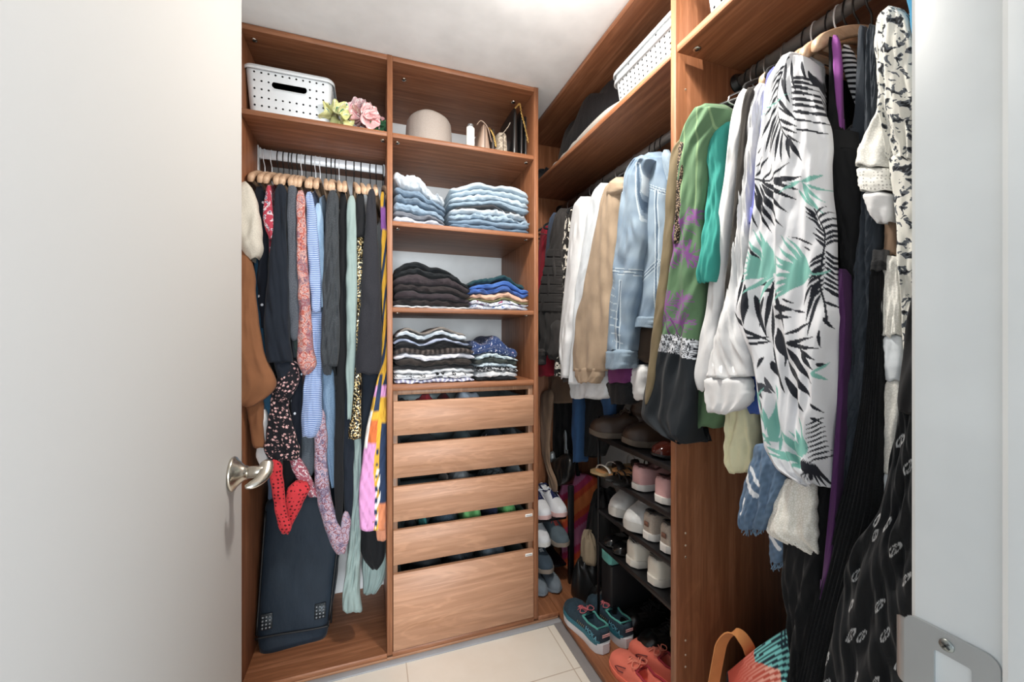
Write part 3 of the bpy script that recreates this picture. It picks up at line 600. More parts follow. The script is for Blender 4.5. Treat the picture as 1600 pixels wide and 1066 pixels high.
# ================================================================ corner rail (far right bay)
gr = 'garments on the corner rail'
def gR(name, cat, label, m, parts, pl=.815, body=None, group=gr, **k):
    k.setdefault('back', .22); return garment(name, cat, label, K[m], parts, 'X', pl, body, group, **k)
gR('coat', 'coat', 'red coat hanging last on the corner rail, beside the drawer cabinet', 'red', [('front', '352,852,866;400,846,864;450,843,858;500,843,856;560,843,862;588,845,864', dict(folds=1))], pl=.90, body=(862, .93, 356, 588))
gR('jacket', 'jacket', 'slate blue jacket squeezed between the red coat and puffer jacket', 'steel', [('sleeve', '334,866,877;380,860,872;430,856,868;500,852,862', dict(depth=.06))], pl=.87, body=(870, .92, 340, 560))
def ribpuff(px, py, s, v): return None
pf = gR('jacket', 'jacket', 'black quilted puffer jacket with a ribbed sleeve on the corner rail', 'puffer', [('sleeve', '328,876,890;350,872,889;380,865,887;395,862,886;420,857,884;445,851,883;470,845,883;484,841,883;510,840,883;540,838,882;555,837,872', dict(folds=1, amp=.004, wr=.006)), ('cuff', '545,838,854;552,833,852;560,833,850;570,834,849', dict(pl=.80, depth=.04)), ('hem_pocket', '500,866,882;530,868,881;555,862,880;562,864,872', dict(pl=.82))], pl=.83, body=(884, .88, 332, 570, .03))
for k_, (ya, yb_) in enumerate(((391, 399), (404, 414), (418, 428), (432, 442), (446, 456), (460, 470), (474, 484))):
    l = 863-(ya-385)*.235; mesh('quilted_rib', drape(G(), '%f,%f,%f;%f,%f,%f;%f,%f,%f' % (ya-3, l+1, 884.5, (ya+yb_)/2, l-2, 884, yb_+3, l-2.5, 883.5), 'X', .826, depth=.03, seed=1, N=12, bulge=1.1, back=.9, wr=.0004), K['puffer'], pf)
gR('blouse', 'blouse', 'black blouse with large cream leaf print next to the puffer jacket', 'bwfl', [('sleeve', '328,890,900;360,887,899;400,884,896;440,883,892;500,880,888;560,872,884;588,871,880', dict(depth=.05))], pl=.835, body=(896, .88, 332, 600))
gR('sweater', 'sweater', 'white knit sweater with a long straight sleeve on the corner rail', 'white2', [('sleeve', '310,906,926;330,900,926;360,896,921;400,894,915;450,887,908;500,882,902;550,880,894;591,880,888', dict(depth=.07, folds=1, amp=.004))], pl=.825, body=(916, .88, 314, 560, .02))
gR('cardigan', 'cardigan', 'dark taupe cardigan strip between the white sweater and light shirts', 'gstrip', [('sleeve', '420,906,912;450,899,910;500,892,906;560,887,901;597,885,895', {})], pl=.85)
gR('shirt', 'shirt', 'pale blue grey button shirt beside the tan jacket', 'skyw', [('sleeve', '288,938,952;310,930,950;340,924,944;400,916,936;450,908,924;500,902,916;560,898,910;600,896,910', dict(depth=.06, folds=1)), ('hem', '560,898,955;600,895,957;618,895,958;622,898,950', dict(pl=.86, folds=2))], pl=.832, body=(940, .88, 292, 610, .02))
gR('jacket', 'jacket', 'light tan utility jacket with elasticated cuff in the middle of the corner rail', 'tan', [('sleeve', '284,956,980;300,950,980;320,945,978;350,938,972;400,929,968;450,917,965;500,906,961;550,901,958;580,901,950', dict(depth=.09, folds=2, amp=.006)), ('cuff', '572,902,948;590,904,944;598,910,936', dict(depth=.05, folds=6, amp=.0025)), ('collar', '280,962,982;300,956,981;316,950,960', dict(pl=.812, depth=.03))], pl=.82, body=(968, .88, 286, 560, .03))
def seg(px, py, x0, y0, x1, y1):
    dx, dy = x1-x0, y1-y0; t = np.clip(((px-x0)*dx+(py-y0)*dy)/(dx*dx+dy*dy+1e-9), 0, 1)
    return np.hypot(px-x0-t*dx, py-y0-t*dy)
def pt_denim(px, py, s, v):
    o = np.zeros(px.shape+(3,)); r = np.random.RandomState(4); n = 0
    for k in range(14): a, b_, p = r.randn(2)*.10, r.rand()*6.28, 0; n = n+np.sin(px*a[0]+py*a[1]+b_)
    n = np.clip(.5+n*.09, 0, 1)[..., None]; o = np.array(lin('8d9faf'))*n+np.array(lin('71859a'))*(1-n)
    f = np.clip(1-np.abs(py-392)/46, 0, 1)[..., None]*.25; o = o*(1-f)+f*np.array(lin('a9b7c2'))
    dk, lt = np.array(lin('4c6076')), np.array(lin('b9c6cf'))
    for (x0, y0, x1, y1) in ((1009, 258, 1007, 300), (1007, 300, 1009, 345), (1012, 285, 1048, 300), (1012, 288, 1048, 303), (966, 421, 1001, 424), (966, 426, 1000, 429), (1004, 452, 1040, 408), (1001, 458, 1040, 414), (984, 440, 978, 545), (1040, 300, 1036, 500), (988, 262, 984, 300)):
        o[seg(px, py, x0, y0, x1, y1) < .75] = dk; o[np.abs(seg(px, py, x0, y0, x1, y1)-1.9) < .45] = lt
    for k in range(9): o[seg(px, py, 966+k*.5, 436+k*12, 975+k, 440+k*12) < .6] = lt
    return o
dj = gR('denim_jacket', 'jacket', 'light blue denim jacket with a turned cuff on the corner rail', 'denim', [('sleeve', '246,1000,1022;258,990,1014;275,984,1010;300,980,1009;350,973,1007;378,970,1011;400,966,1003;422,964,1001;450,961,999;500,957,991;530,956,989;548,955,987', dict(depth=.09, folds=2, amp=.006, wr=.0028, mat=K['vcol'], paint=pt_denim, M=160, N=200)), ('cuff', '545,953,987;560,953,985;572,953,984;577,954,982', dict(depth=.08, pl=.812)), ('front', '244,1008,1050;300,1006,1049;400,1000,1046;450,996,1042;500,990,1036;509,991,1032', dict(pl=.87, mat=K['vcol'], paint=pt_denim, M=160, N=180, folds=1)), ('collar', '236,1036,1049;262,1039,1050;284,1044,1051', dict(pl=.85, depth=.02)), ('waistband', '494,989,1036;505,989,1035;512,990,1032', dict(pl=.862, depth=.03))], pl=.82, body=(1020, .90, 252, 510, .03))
gR('jacket', 'jacket', 'dark brown jacket hem showing beneath the denim jacket', 'brown', [('front', '505,984,1032;530,984,1030;550,990,1027;568,1012,1024', dict(folds=1))], pl=.90)
gR('dress', 'dress', 'purple and black velvet dress sleeve below the denim cuff', 'purp', [('front', '560,958,992;590,956,990;598,958,988', {}), ('hem', '594,952,990;620,958,992;631,962,990', dict(mat=K['black2']))], pl=.86)
gR('shirt', 'shirt', 'white shirt tail hanging below the brown jacket hem', 'white', [('front', '570,990,1016;590,989,1016;620,992,1013;625,996,1010', {})], pl=.885)
gR('blouse', 'blouse', 'dark navy print blouse above the white shirt tail', 'navyblk', [('front', '540,985,1020;575,986,1016;590,990,1016', {})], pl=.91)
gR('jacket', 'jacket', 'olive green jacket hanging against the cabinet divider', 'olive', [('sleeve', '220,1060,1069;240,1052,1067;270,1047,1064;350,1042,1056;420,1035,1050;500,1025,1040;570,1017,1029;620,1009,1021;632,1010,1017', dict(depth=.05))], pl=.775, body=(1052, .83, 300, 560), group='garments hung at the cabinet divider')
gR('trousers', 'trousers', 'taupe wide leg trousers hanging below the jackets near the corner', 'tand', [('leg', '560,860,896;590,856,902;618,852,905;630,856,904', dict(pl=.97, folds=2)), ('sash', '610,848,866;660,846,862;700,847,859;730,853,860;745,858,868;760,860,872;768,862,871', dict(pl=.90, depth=.01, bulge=.3))])
gR('trousers', 'trousers', 'bright blue trousers as a thin vertical strip above the pink bag', 'blue', [('leg', '560,898,910;620,899,909;680,898,908;722,899,906', {})], pl=.96)
gR('dress', 'dress', 'black dress hanging between the taupe and the bright blue trousers', 'black', [('front', '560,868,898;620,866,898;680,864,897;715,868,890', dict(folds=3))], pl=1.0)
gR('dress', 'dress', 'black maxi dress hanging behind the brown leather boots', 'black2', [('front', '560,906,985;620,906,980;680,906,960;712,908,945', dict(folds=4))], pl=1.02)
gR('trousers', 'trousers', 'dark indigo trousers behind the black maxi dress', 'blue', [('leg', '560,940,965;620,944,962;650,948,958', {})], pl=.98)
# ================================================================ near rail (right bay)
gn = 'garments on the rail by the doorway'
def gN(name, cat, label, m, parts, pl=.815, body=None, **k):
    k.setdefault('back', .22); return garment(name, cat, label, K[m], parts, 'X', pl, body, gn, **k)
gN('blouse', 'blouse', 'leopard print blouse edge beside the olive jacket', 'leop', [('sleeve', '222,1062,1070;260,1060,1069;320,1058,1066;380,1054,1061', {})], pl=.772)
def branch(o, px, py, cx, cy, r, col, seed, n=26):
    rg = np.random.RandomState(seed)
    for k in range(n):
        a = rg.rand()*6.28; x, y = cx, cy; w = .8
        for j in range(5):
            a += rg.randn()*.30; x2, y2 = x+r/5*math.cos(a), y+r/5*math.sin(a)*1.25
            d = seg(px, py, x, y, x2, y2); o[d < w] = col; x, y = x2, y2; w = max(.6, w*.9)
def seg(px, py, x0, y0, x1, y1):
    dx, dy = x1-x0, y1-y0; t = np.clip(((px-x0)*dx+(py-y0)*dy)/(dx*dx+dy*dy+1e-9), 0, 1)
    return np.hypot(px-x0-t*dx, py-y0-t*dy)
def pt_green(px, py, s, v):
    o = np.zeros(px.shape+(3,)); o[:] = lin('5b7a5b'); pu = np.array(lin('80508a'))
    o[(np.sin(px*.35+py*.02) > .93) & (py < 330)] = lin('7d9a72')
    for i, (x, y, r) in enumerate(((1080, 350, 24), (1070, 385, 22), (1090, 398, 18), (1062, 410, 14), (1058, 478, 20), (1082, 470, 13), (1078, 505, 16), (1050, 500, 9), (1100, 340, 10))): branch(o, px, py, x, y, r, pu, i)
    for a, b, c, d in ((1066, 498, 1076, 528), (1058, 492, 1066, 528), (1082, 510, 1076, 530)): o[seg(px, py, a, b, c, d) < .8] = pu*.6
    yb0 = 522+np.clip((px-1068)*.35, 0, 30)
    band = (py > yb0) & (py < yb0+26+(px-1040)*.12)
    n = np.sin(px*1.35+1.9*np.sin(py*.8))*np.sin(py*1.3+1.7*np.sin(px*.9))
    o[band] = lin('dfe3ea'); o[band & (n > .02)] = lin('181c26'); o[py > yb0+26+(px-1040)*.12] = lin('22272c')
    return o
gN('blouse', 'blouse', 'green blouse with purple tree print and black velvet lower panel', 'vcol', [('sleeve', '168,1096,1140;180,1086,1135;196,1077,1128;225,1068,1112;260,1064,1108;300,1061,1106;350,1056,1105;400,1050,1103;450,1043,1100;500,1038,1095;550,1028,1092;600,1018,1090;650,1008,1088;662,1018,1086;676,1038,1080;688,1056,1074;693,1062,1070', dict(paint=pt_green, folds=2, amp=.011, M=300, N=360, depth=.10, sm=6)), ('tail', '560,1082,1130;620,1084,1134;655,1084,1134;667,1092,1124', dict(pl=.86, mat=fab('leafgreen', '547853'), folds=2))], pl=.805, body=(1110, .90, 186, 650, .02))
gN('blouse', 'blouse', 'teal blouse with a gathered shoulder and flared short sleeve', 'teal', [('sleeve', '184,1118,1146,.832;192,1106,1144,.83;200,1098,1140,.825;230,1102,1134,.82;260,1108,1130,.82;300,1110,1127,.815;350,1106,1125,.80;400,1096,1120,.785;430,1090,1117,.78;442,1095,1112,.78', dict(folds=2, amp=.008, depth=.07)), ('front', '300,1118,1130;420,1106,1120;520,1092,1108', dict(pl=.86))], pl=.832, body=(1126, .89, 196, 600))
gN('shirt', 'shirt', 'white shirt hanging between the teal blouse and charcoal top', 'white2', [('sleeve', '140,1160,1172;155,1154,1170;180,1146,1163;250,1138,1153;300,1131,1146;400,1118,1135;500,1105,1124;550,1096,1120;580,1089,1116;600,1090,1112;610,1094,1106', dict(depth=.07, folds=1, amp=.005))], pl=.812, body=(1152, .88, 150, 590, .012))
gN('sweater', 'top', 'charcoal top strip between the two white shirts', 'gstrip', [('sleeve', '138,1168,1180;160,1163,1174;200,1158,1168;280,1152,1161;360,1144,1153;440,1136,1145;480,1132,1138', dict(depth=.05, mat=fab('charctop', '37332f')))], pl=.797, body=(1164, .88, 146, 480))
gN('linen_shirt', 'shirt', 'crumpled white linen shirt with a wide cuff beside the palm print blouse', 'white2', [('sleeve', '132,1184,1202;150,1176,1196;200,1168,1186;260,1162,1180;320,1156,1175;400,1148,1168;440,1143,1166;480,1135,1166;520,1126,1172;560,1116,1180;590,1109,1184', dict(folds=3, amp=.010, wr=.003, depth=.08)), ('cuff', '585,1108,1176;610,1110,1182;632,1113,1178;645,1116,1158', dict(folds=2, amp=.007, depth=.06))], pl=.808, body=(1182, .88, 140, 560, .012))
gN('shirt', 'shirt', 'periwinkle blue shirt behind the palm print blouse', 'peri', [('sleeve', '108,1206,1228;118,1202,1224;150,1196,1212;200,1190,1204;260,1183,1193;310,1177,1188;350,1172,1182', dict(pl=.79, depth=.04)), ('tail', '495,1166,1182;540,1168,1190;600,1168,1204;632,1170,1205;646,1176,1200', dict(mat=K['royal'], pl=.84))], pl=.83, body=(1205, .88, 112, 620, .012))
gN('skirt', 'skirt', 'pale yellow pleated skirt hanging below the white shirts', 'yellow', [('front', '600,1142,1186;650,1142,1188;700,1140,1188;728,1140,1188;738,1144,1180', dict(folds=3, amp=.010))], pl=.87)
gN('sweater', 'top', 'grey white ruched sleeve showing between the linen shirt and the palm print', 'skyw', [('sleeve', '148,1206,1216;165,1196,1212;185,1190,1206;205,1194,1204;225,1196,1202', dict(folds=1))], pl=.80)
# palm print blouse
def leaf(o, px, py, pts, n, ln, w, col, side=(1, 1), rib=1.0, a0=48, taper=.35):
    c = crv(pts, 40); col = np.array(col)
    for i in range(39): o[seg(px, py, *c[i], *c[i+1]) < rib] = col
    for k in range(n):
        t = .06+.92*k/(n-1); i = min(38, int(t*39)); p = c[i]; d = c[min(39, i+1)]-c[max(0, i-1)]; a = math.atan2(d[1], d[0])
        L = ln*(1-taper*t)*(.55+.45*math.sin(math.pi*min(1, t+.25)))
        for sg in (1, -1):
            if not side[0 if sg > 0 else 1]: continue
            an = a+sg*math.radians(a0*(1-.4*t)); q0 = p; pw = w
            for j in range(4):
                q1 = q0+np.array([math.cos(an), math.sin(an)])*L/4; ww = w*(1-.24*j)*(.5 if j == 0 else 1)
                o[seg(px, py, *q0, *q1) < ww] = col; an += -sg*.10+.05; q0 = q1
def blade(o, px, py, x0, y0, x1, y1, w, col, bend=.12):
    L = math.hypot(x1-x0, y1-y0)+1e-6; ux, uy = (x1-x0)/L, (y1-y0)/L
    dx, dy = px-x0, py-y0; t = (dx*ux+dy*uy)/L; q = -dx*uy+dy*ux; tc = np.clip(t, 0, 1); q = q-bend*L*4*tc*(1-tc)*.5
    o[(t > 0) & (t < 1) & (np.abs(q) < w*np.sin(np.pi*np.clip(tc**.75, 0, 1))+.15)] = col
def pt_palm(px, py, s, v):
    o = np.zeros(px.shape+(3,)); o[:] = lin('d9dbe0'); K_ = np.array(lin('23262e')); T_ = np.array(lin('7cb4aa'))
    def cr(off, col, lst, sc=1.):
        for l in lst:
            b_ = l[5] if len(l) > 5 else .08
            blade(o, px, py, 1140+l[0]/4.265, off+l[1]/4.265, 1140+l[2]/4.265, off+l[3]/4.265, l[4]/4.265*sc, col, b_)
    def stem(off, pts, w=.8, col=K_):
        cv = crv([(1140+a/4.265, off+b/4.265) for a, b in pts], 20)
        for i in range(19): o[seg(px, py, *cv[i], *cv[i+1]) < w] = col
    stem(80, [(455, 60), (420, 200), (410, 360), (450, 520), (490, 600)])
    cr(80, K_, [(440, 110, 380, 180, 8), (430, 150, 365, 235, 9), (425, 200, 348, 300, 9), (418, 250, 335, 370, 9), (412, 310, 318, 450, 9), (412, 370, 300, 600, 9), (416, 420, 325, 680, 11), (428, 450, 345, 700, 10), (438, 480, 370, 765, 10), (450, 515, 414, 765, 9), (466, 555, 458, 755, 8), (490, 590, 502, 735, 11), (497, 595, 567, 748, 13), (425, 390, 535, 470, 6), (436, 470, 545, 525, 11), (455, 520, 548, 572, 8), (485, 575, 553, 630, 7)])
    cr(80, K_, [(445, 90, 480, 300, 11, .03), (430, 180, 500, 370, 12, .03), (470, 70, 535, 290, 9, .02), (415, 330, 550, 490, 12, .05), (520, 80, 575, 215, 7), (560, 140, 640, 290, 7), (640, 200, 690, 400, 7)])
    for y in (205, 236, 268, 305, 345, 385, 430, 487, 553): cr(80, K_, [(498+max(0, y-330)*.17, y-8, 612+.1*(y-200), y+4, 9+(y < 450)*3, -.05), (600, y+(-2), 692, y+14, 12 if y < 480 else 6, -.05)])
    cr(80, K_, [(232, 850, 338, 715, 10), (300, 868, 386, 770, 7), (340, 876, 500, 757, 8), (372, 878, 578, 850, 19, .06), (380, 880, 567, 940, 12, .03), (295, 880, 548, 1000, 16, .04), (285, 890, 500, 1085, 19, .05), (262, 900, 480, 1185, 17, .05), (220, 890, 395, 1178, 17, .04), (210, 930, 370, 1215, 15, .04), (200, 1000, 268, 1192, 8), (240, 780, 312, 712, 6), (250, 690, 305, 650, 6), (160, 1190, 192, 1216, 6), (215, 868, 380, 876, 8, 0)])
    cr(80, T_, [(572, 885, 670, 830, 15), (575, 890, 690, 1010, 10), (580, 895, 655, 1066, 10), (572, 882, 450, 960, 8), (600, 900, 700, 930, 9), (560, 885, 500, 900, 6), (310, 400, 500, 300, 4), (220, 450, 330, 430, 6)])
    cr(300, T_, [(600, 20, 695, 155, 9), (560, 0, 640, 115, 8)])
    stem(300, [(640, 120), (690, 260), (686, 420), (676, 600), (690, 750), (700, 880)])
    for k in range(15):
        y = 130+k*34; x = 640+min(50, k*14)-max(0, k-9)*1.5
        cr(300, K_, [(x+6, y+40, x-44-8*(k % 3), y+(-22 if k < 7 else 90+4*k), 7.5, .06), (x+4, y+30, x+56, y+(-30 if k < 7 else 96), 7.5, -.06)])
    cr(300, K_, [(640, 360, 515, 308, 6), (635, 400, 590, 370, 5), (655, 620, 595, 760, 7), (670, 650, 612, 870, 8), (680, 680, 625, 960, 8), (700, 640, 742, 718, 7), (690, 730, 735, 780, 7), (690, 840, 718, 915, 6), (680, 920, 688, 1040, 6)])
    cr(300, K_, [(130, 480, 112, 800, 16, 0), (208, 620, 238, 890, 24, 0), (270, 690, 345, 975, 21, .02), (392, 600, 338, 960, 14, 0), (428, 630, 495, 920, 13, 0), (395, 740, 398, 1075, 12, 0), (420, 768, 545, 790, 22, 0), (410, 832, 532, 838, 16, 0), (540, 790, 606, 805, 8), (480, 715, 545, 745, 7), (500, 950, 645, 862, 11), (508, 1002, 655, 965, 12), (515, 1018, 682, 1042, 11), (428, 905, 485, 1110, 22, .02), (45, 780, 375, 1005, 14, .05), (60, 700, 25, 790, 10), (175, 735, 190, 840, 9), (340, 700, 300, 900, 14), (225, 970, 372, 962, 9), (240, 1010, 370, 995, 9), (290, 620, 400, 600, 10), (330, 660, 400, 650, 14), (160, 340, 220, 400, 7), (210, 370, 300, 470, 9), (120, 436, 180, 440, 8)])
    cr(300, T_, [(405, 550, 278, 262, 28, .05), (400, 550, 236, 258, 15, .03), (395, 548, 345, 330, 20, -.03), (390, 550, 152, 300, 15), (388, 552, 120, 380, 14), (388, 552, 112, 428, 14), (388, 555, 110, 470, 14), (388, 556, 112, 512, 14), (388, 558, 112, 552, 14), (390, 562, 118, 602, 15), (392, 566, 188, 692, 14), (396, 575, 288, 742, 14), (410, 560, 415, 390, 10)])
    cr(300, T_, [(660, 556, 468, 298, 12, -.04), (655, 556, 500, 310, 10), (650, 558, 458, 372, 15, -.04), (645, 558, 420, 430, 18, -.04), (640, 560, 415, 480, 16, -.03), (640, 562, 410, 560, 17, 0), (642, 564, 412, 630, 17, .03), (646, 566, 405, 695, 17, .04), (650, 568, 400, 745, 14, .04), (650, 560, 722, 520, 7)])
    cr(520, K_, [(420, 10, 490, 190, 24, .02), (380, 90, 470, 400, 19, .03), (508, 95, 662, 338, 18, .05), (488, 185, 645, 432, 21, .04), (474, 290, 606, 527, 20, .04), (372, 185, 426, 305, 14), (340, 160, 300, 235, 12), (510, 72, 682, 102, 12), (578, 108, 672, 180, 14), (588, 140, 668, 245, 16), (500, 72, 642, 30, 11), (140, 250, 195, 195, 5), (640, 470, 690, 530, 8), (640, 560, 680, 590, 10), (675, 205, 705, 220, 12), (478, 0, 470, 230, 9, 0)])
    G_ = np.array(lin('4b4c54')); cr(520, G_, [(262, 262, 340, 440, 24), (310, 330, 385, 400, 20), (300, 440, 340, 540, 20), (345, 290, 400, 400, 12)])
    cr(520, T_, [(385, 720, 402, 440, 24, 0), (352, 660, 345, 495, 15), (330, 610, 190, 305, 12, -.02), (292, 560, 238, 395, 9), (300, 420, 345, 360, 5), (250, 420, 300, 350, 5), (420, 460, 400, 340, 6), (655, 270, 712, 195, 6), (660, 260, 705, 315, 10)])
    cr(520, T_, [(600, 828, 440, 640, 22, -.06), (598, 825, 490, 640, 11), (600, 822, 545, 630, 13), (605, 815, 568, 550, 10), (612, 812, 610, 700, 10), (590, 835, 340, 745, 17, -.08), (590, 838, 330, 790, 12, -.05), (590, 842, 480, 850, 15), (592, 848, 500, 900, 19), (440, 700, 300, 720, 14), (380, 740, 280, 650, 12), (430, 640, 420, 780, 9)])
    for k in range(9): cr(520, K_, [(205+k*8, 640+k*14, 285+k*3, 545+k*22, 5, -.1)])
    cr(520, K_, [(210, 700, 270, 760, 16), (215, 560, 200, 680, 8)])
    for k in range(9): cr(520, K_, [(605+k*5, 838+k*3, 545+k*17, 985+k*3, 5, .05), (690, 560+k*30, 620, 620+k*30, 5, .03)])
    return o
pb = gN('palm_print_blouse', 'blouse', 'white blouse printed with black and mint palm leaves, the largest garment in the closet', 'vcol', [('front', '86,1230,1262;100,1222,1268;120,1214,1276;150,1204,1284;200,1197,1300;230,1192,1300;250,1190,1298;300,1188,1303;350,1181,1308;400,1172,1312;450,1163,1313;480,1154,1313;510,1160,1313;560,1177,1312;600,1188,1311;650,1192,1306;700,1200,1302;730,1222,1299;756,1256,1298', dict(paint=pt_palm, folds=3, amp=.016, M=340, N=460, depth=.08, sm=8, wr=.003, hem=.01)), ('lining_hem', '715,1206,1260;735,1222,1282;752,1245,1290;759,1262,1284', dict(mat=K['black'], pl=.83, depth=.05))], pl=.80, body=(1262, .90, 110, 700, .010))
def pt_scarf(px, py, s, v):
    o = np.zeros(px.shape+(3,)); n = .5+.5*np.sin(px*.5+py*.21)*np.sin(py*.43-px*.17); o[:] = np.array(lin('5f7690')); o = o*(.85+.3*n[..., None])
    for x0, y0, x1, y1, w in ((1177, 738, 1200, 772, 3.6), (1189, 728, 1206, 755, 2.6), (1180, 778, 1172, 800, 2.6), (1212, 836, 1226, 856, 3)): o[seg(px, py, x0, y0, x1, y1) < w] = lin('dfe3e8')
    return o
sf_ = gN('scarf', 'scarf', 'faded blue scarf with white stripes and a frayed fringe under the palm blouse', 'vcol', [('end', '690,1190,1236;730,1178,1240;760,1170,1232;800,1162,1216;820,1160,1202;826,1163,1197', dict(folds=3, amp=.009, depth=.03, paint=pt_scarf, M=120, N=90)), ('end', '810,1206,1238;850,1206,1236;878,1206,1226', dict(pl=.845, depth=.02, paint=pt_scarf, M=80, N=50))], pl=.825)
rf = random.Random(2); g = G()
for k in range(22): x = 1162+k*1.65; p = np.array(P(x, 824-(k > 14)*(k-14)*1.5, X=.825)); g.tube(crv([p, p+np.array([0, rf.uniform(-.004, .004), -.007]), p+np.array([0, rf.uniform(-.006, .006), -.015-rf.random()*.008])], 5), .0011, 5)
mesh('fringe', g, K['denimd'], sf_); g = G()
for k in range(14): x = 1207+k*1.4; p = np.array(P(x, 877, X=.845)); g.tube(crv([p, p+np.array([0, rf.uniform(-.004, .004), -.007]), p+np.array([0, rf.uniform(-.006, .006), -.015-rf.random()*.008])], 5), .0011, 5)
mesh('fringe', g, K['denimd'], sf_)
gN('lace_tunic', 'top', 'white embroidered lace top trailing below the palm blouse', 'lace', [('front', '740,1232,1274;770,1216,1278;800,1206,1280;828,1199,1280;836,1204,1281;846,1222,1280;858,1250,1280;866,1268,1278', dict(folds=3, amp=.007, depth=.025, sm=2, bulge=.4, hem=.006))], pl=.818)
gN('tank_dress', 'dress', 'black tank dress with a deep scooped neckline next to the palm blouse', 'black', [('strap', '58,1295,1301;100,1296,1303;150,1296,1306;200,1296,1316;225,1296,1330;235,1297,1345', dict(depth=.03)), ('front', '226,1298,1346;260,1302,1348;320,1308,1350;400,1314,1350;500,1315,1350;600,1308,1346;700,1302,1340', dict(folds=2, amp=.006)), ('strap', '40,1342,1352;100,1340,1354;160,1338,1356;200,1334,1356;232,1328,1352', dict(pl=.86, mat=K['charc2'], depth=.03))], pl=.845, body=(1322, .92, 200, 700, .01))
gN('camisole', 'top', 'bright purple strappy top seen inside the black neckline', 'violet', [('strap', '56,1300,1312;100,1303,1316;150,1306,1316;190,1310,1315;214,1313,1315', dict(depth=.012, sm=1, wr=.001))], pl=.842)
gN('t_shirt', 't-shirt', 'white and black striped t-shirt seen inside the black neckline', 'bstripe', [('front', '72,1316,1330;100,1318,1342;140,1328,1346;165,1338,1346', dict(depth=.02))], pl=.90)
gN('dress', 'dress', 'purple dress strip hanging beside the pleated black skirt', 'purp', [('front', '420,1310,1317;500,1313,1322;600,1310,1319;700,1304,1313;800,1296,1306;880,1288,1300;936,1281,1287', dict(mat=fab('dpurple', '4a2156'), depth=.03))], pl=.80)
gN('dress', 'dress', 'slate grey ribbon tied dress next to the black tank dress', 'charc2', [('front', '40,1356,1372;120,1354,1374;220,1352,1376;320,1350,1378;420,1340,1378;500,1334,1376;600,1330,1372;700,1318,1352;800,1310,1330', dict(folds=3, amp=.010)), ('ribbon', '420,1336,1341;480,1332,1337;560,1330,1335;680,1322,1328;780,1312,1317', dict(pl=.822, depth=.008)), ('ribbon', '418,1356,1364;440,1360,1366;462,1358,1362', dict(pl=.822, depth=.008))], pl=.835, body=(1362, .90, 60, 900, .01))
gN('pleated_skirt', 'skirt', 'black knife pleated skirt fanning out towards the floor', 'black2', [('front', '420,1362,1384;500,1360,1384;600,1352,1382;700,1340,1382;800,1318,1376;900,1292,1352;1000,1268,1326;1080,1252,1310;1130,1244,1300', dict(folds=9, amp=.008, pleat=True, M=140)), ('waistband', '405,1363,1383;424,1362,1384', dict(pl=.815, depth=.05))], pl=.822)
gN('dress', 'dress', 'long plain black dress between the wooden divider and the pleated skirt', 'black', [('skirt', '700,1284,1304;760,1268,1300;830,1232,1294;880,1229,1290;960,1236,1284;1066,1238,1270;1130,1238,1262', dict(folds=3, amp=.012))], pl=.84)
gN('lace_blouse', 'blouse', 'white lace blouse with a crochet band and short sleeve beside the doorway', 'lacew', [('sleeve', '150,1376,1392;180,1370,1396;210,1356,1398;235,1346,1398;262,1342,1399', dict(folds=1, amp=.005, pl=.812)), ('crochet_band', '260,1343,1399;285,1345,1400;300,1348,1399', dict(mat=fab('bandlace', 'f0efe8', 'crochet', 'b9b8b2', sc=2.6), pl=.813)), ('cuff', '298,1350,1399;325,1357,1398;340,1364,1396;348,1372,1392', dict(mat=K['white2'], pl=.812))], pl=.812)
gN('lace_dress', 'dress', 'long white tiered lace dress hanging below the lace blouse', 'lacew', [('tier', '400,1381,1408;450,1382,1409;500,1381,1410;525,1381,1411', dict(folds=2, amp=.005)), ('tier', '522,1381,1411;560,1384,1412;595,1385,1411', dict(mat=K['skyw'])), ('tier', '592,1384,1410;650,1384,1408;720,1382,1398;740,1382,1396', {}), ('tier', '736,1382,1396;770,1382,1392;792,1382,1386', dict(mat=K['skyw']))], pl=.825, body=(1394, .9, 30, 780, .012))
gN('sweater', 'top', 'brown knit top sleeve peeking below the white lace cuff', 'tand', [('sleeve', '330,1383,1402;360,1384,1404;400,1382,1406', {})], pl=.84)
gN('floral_blouse', 'blouse', 'cream blouse splashed with black blossoms hanging nearest the door jamb', 'bwsplash', [('front', '12,1384,1410;30,1374,1424;60,1371,1432;120,1373,1437;180,1378,1439;230,1388,1438;250,1392,1437', dict(folds=2, amp=.010)), ('sleeve', '240,1392,1438;300,1396,1440;340,1402,1440;400,1406,1440;460,1410,1438;520,1410,1430;560,1412,1424;580,1414,1420', dict(folds=1, amp=.006)), ('trim', '36,1370,1380;60,1369,1378;120,1374,1382;180,1382,1390;240,1394,1402;258,1404,1412', dict(mat=K['lacew'], pl=.792, depth=.015))], pl=.80)
gN('shirt', 'shirt', 'turquoise shirt at the very top beside the door jamb', 'turq', [('front', '-60,1418,1470;0,1420,1470;60,1428,1470;120,1440,1470;150,1446,1470', {})], pl=.795)
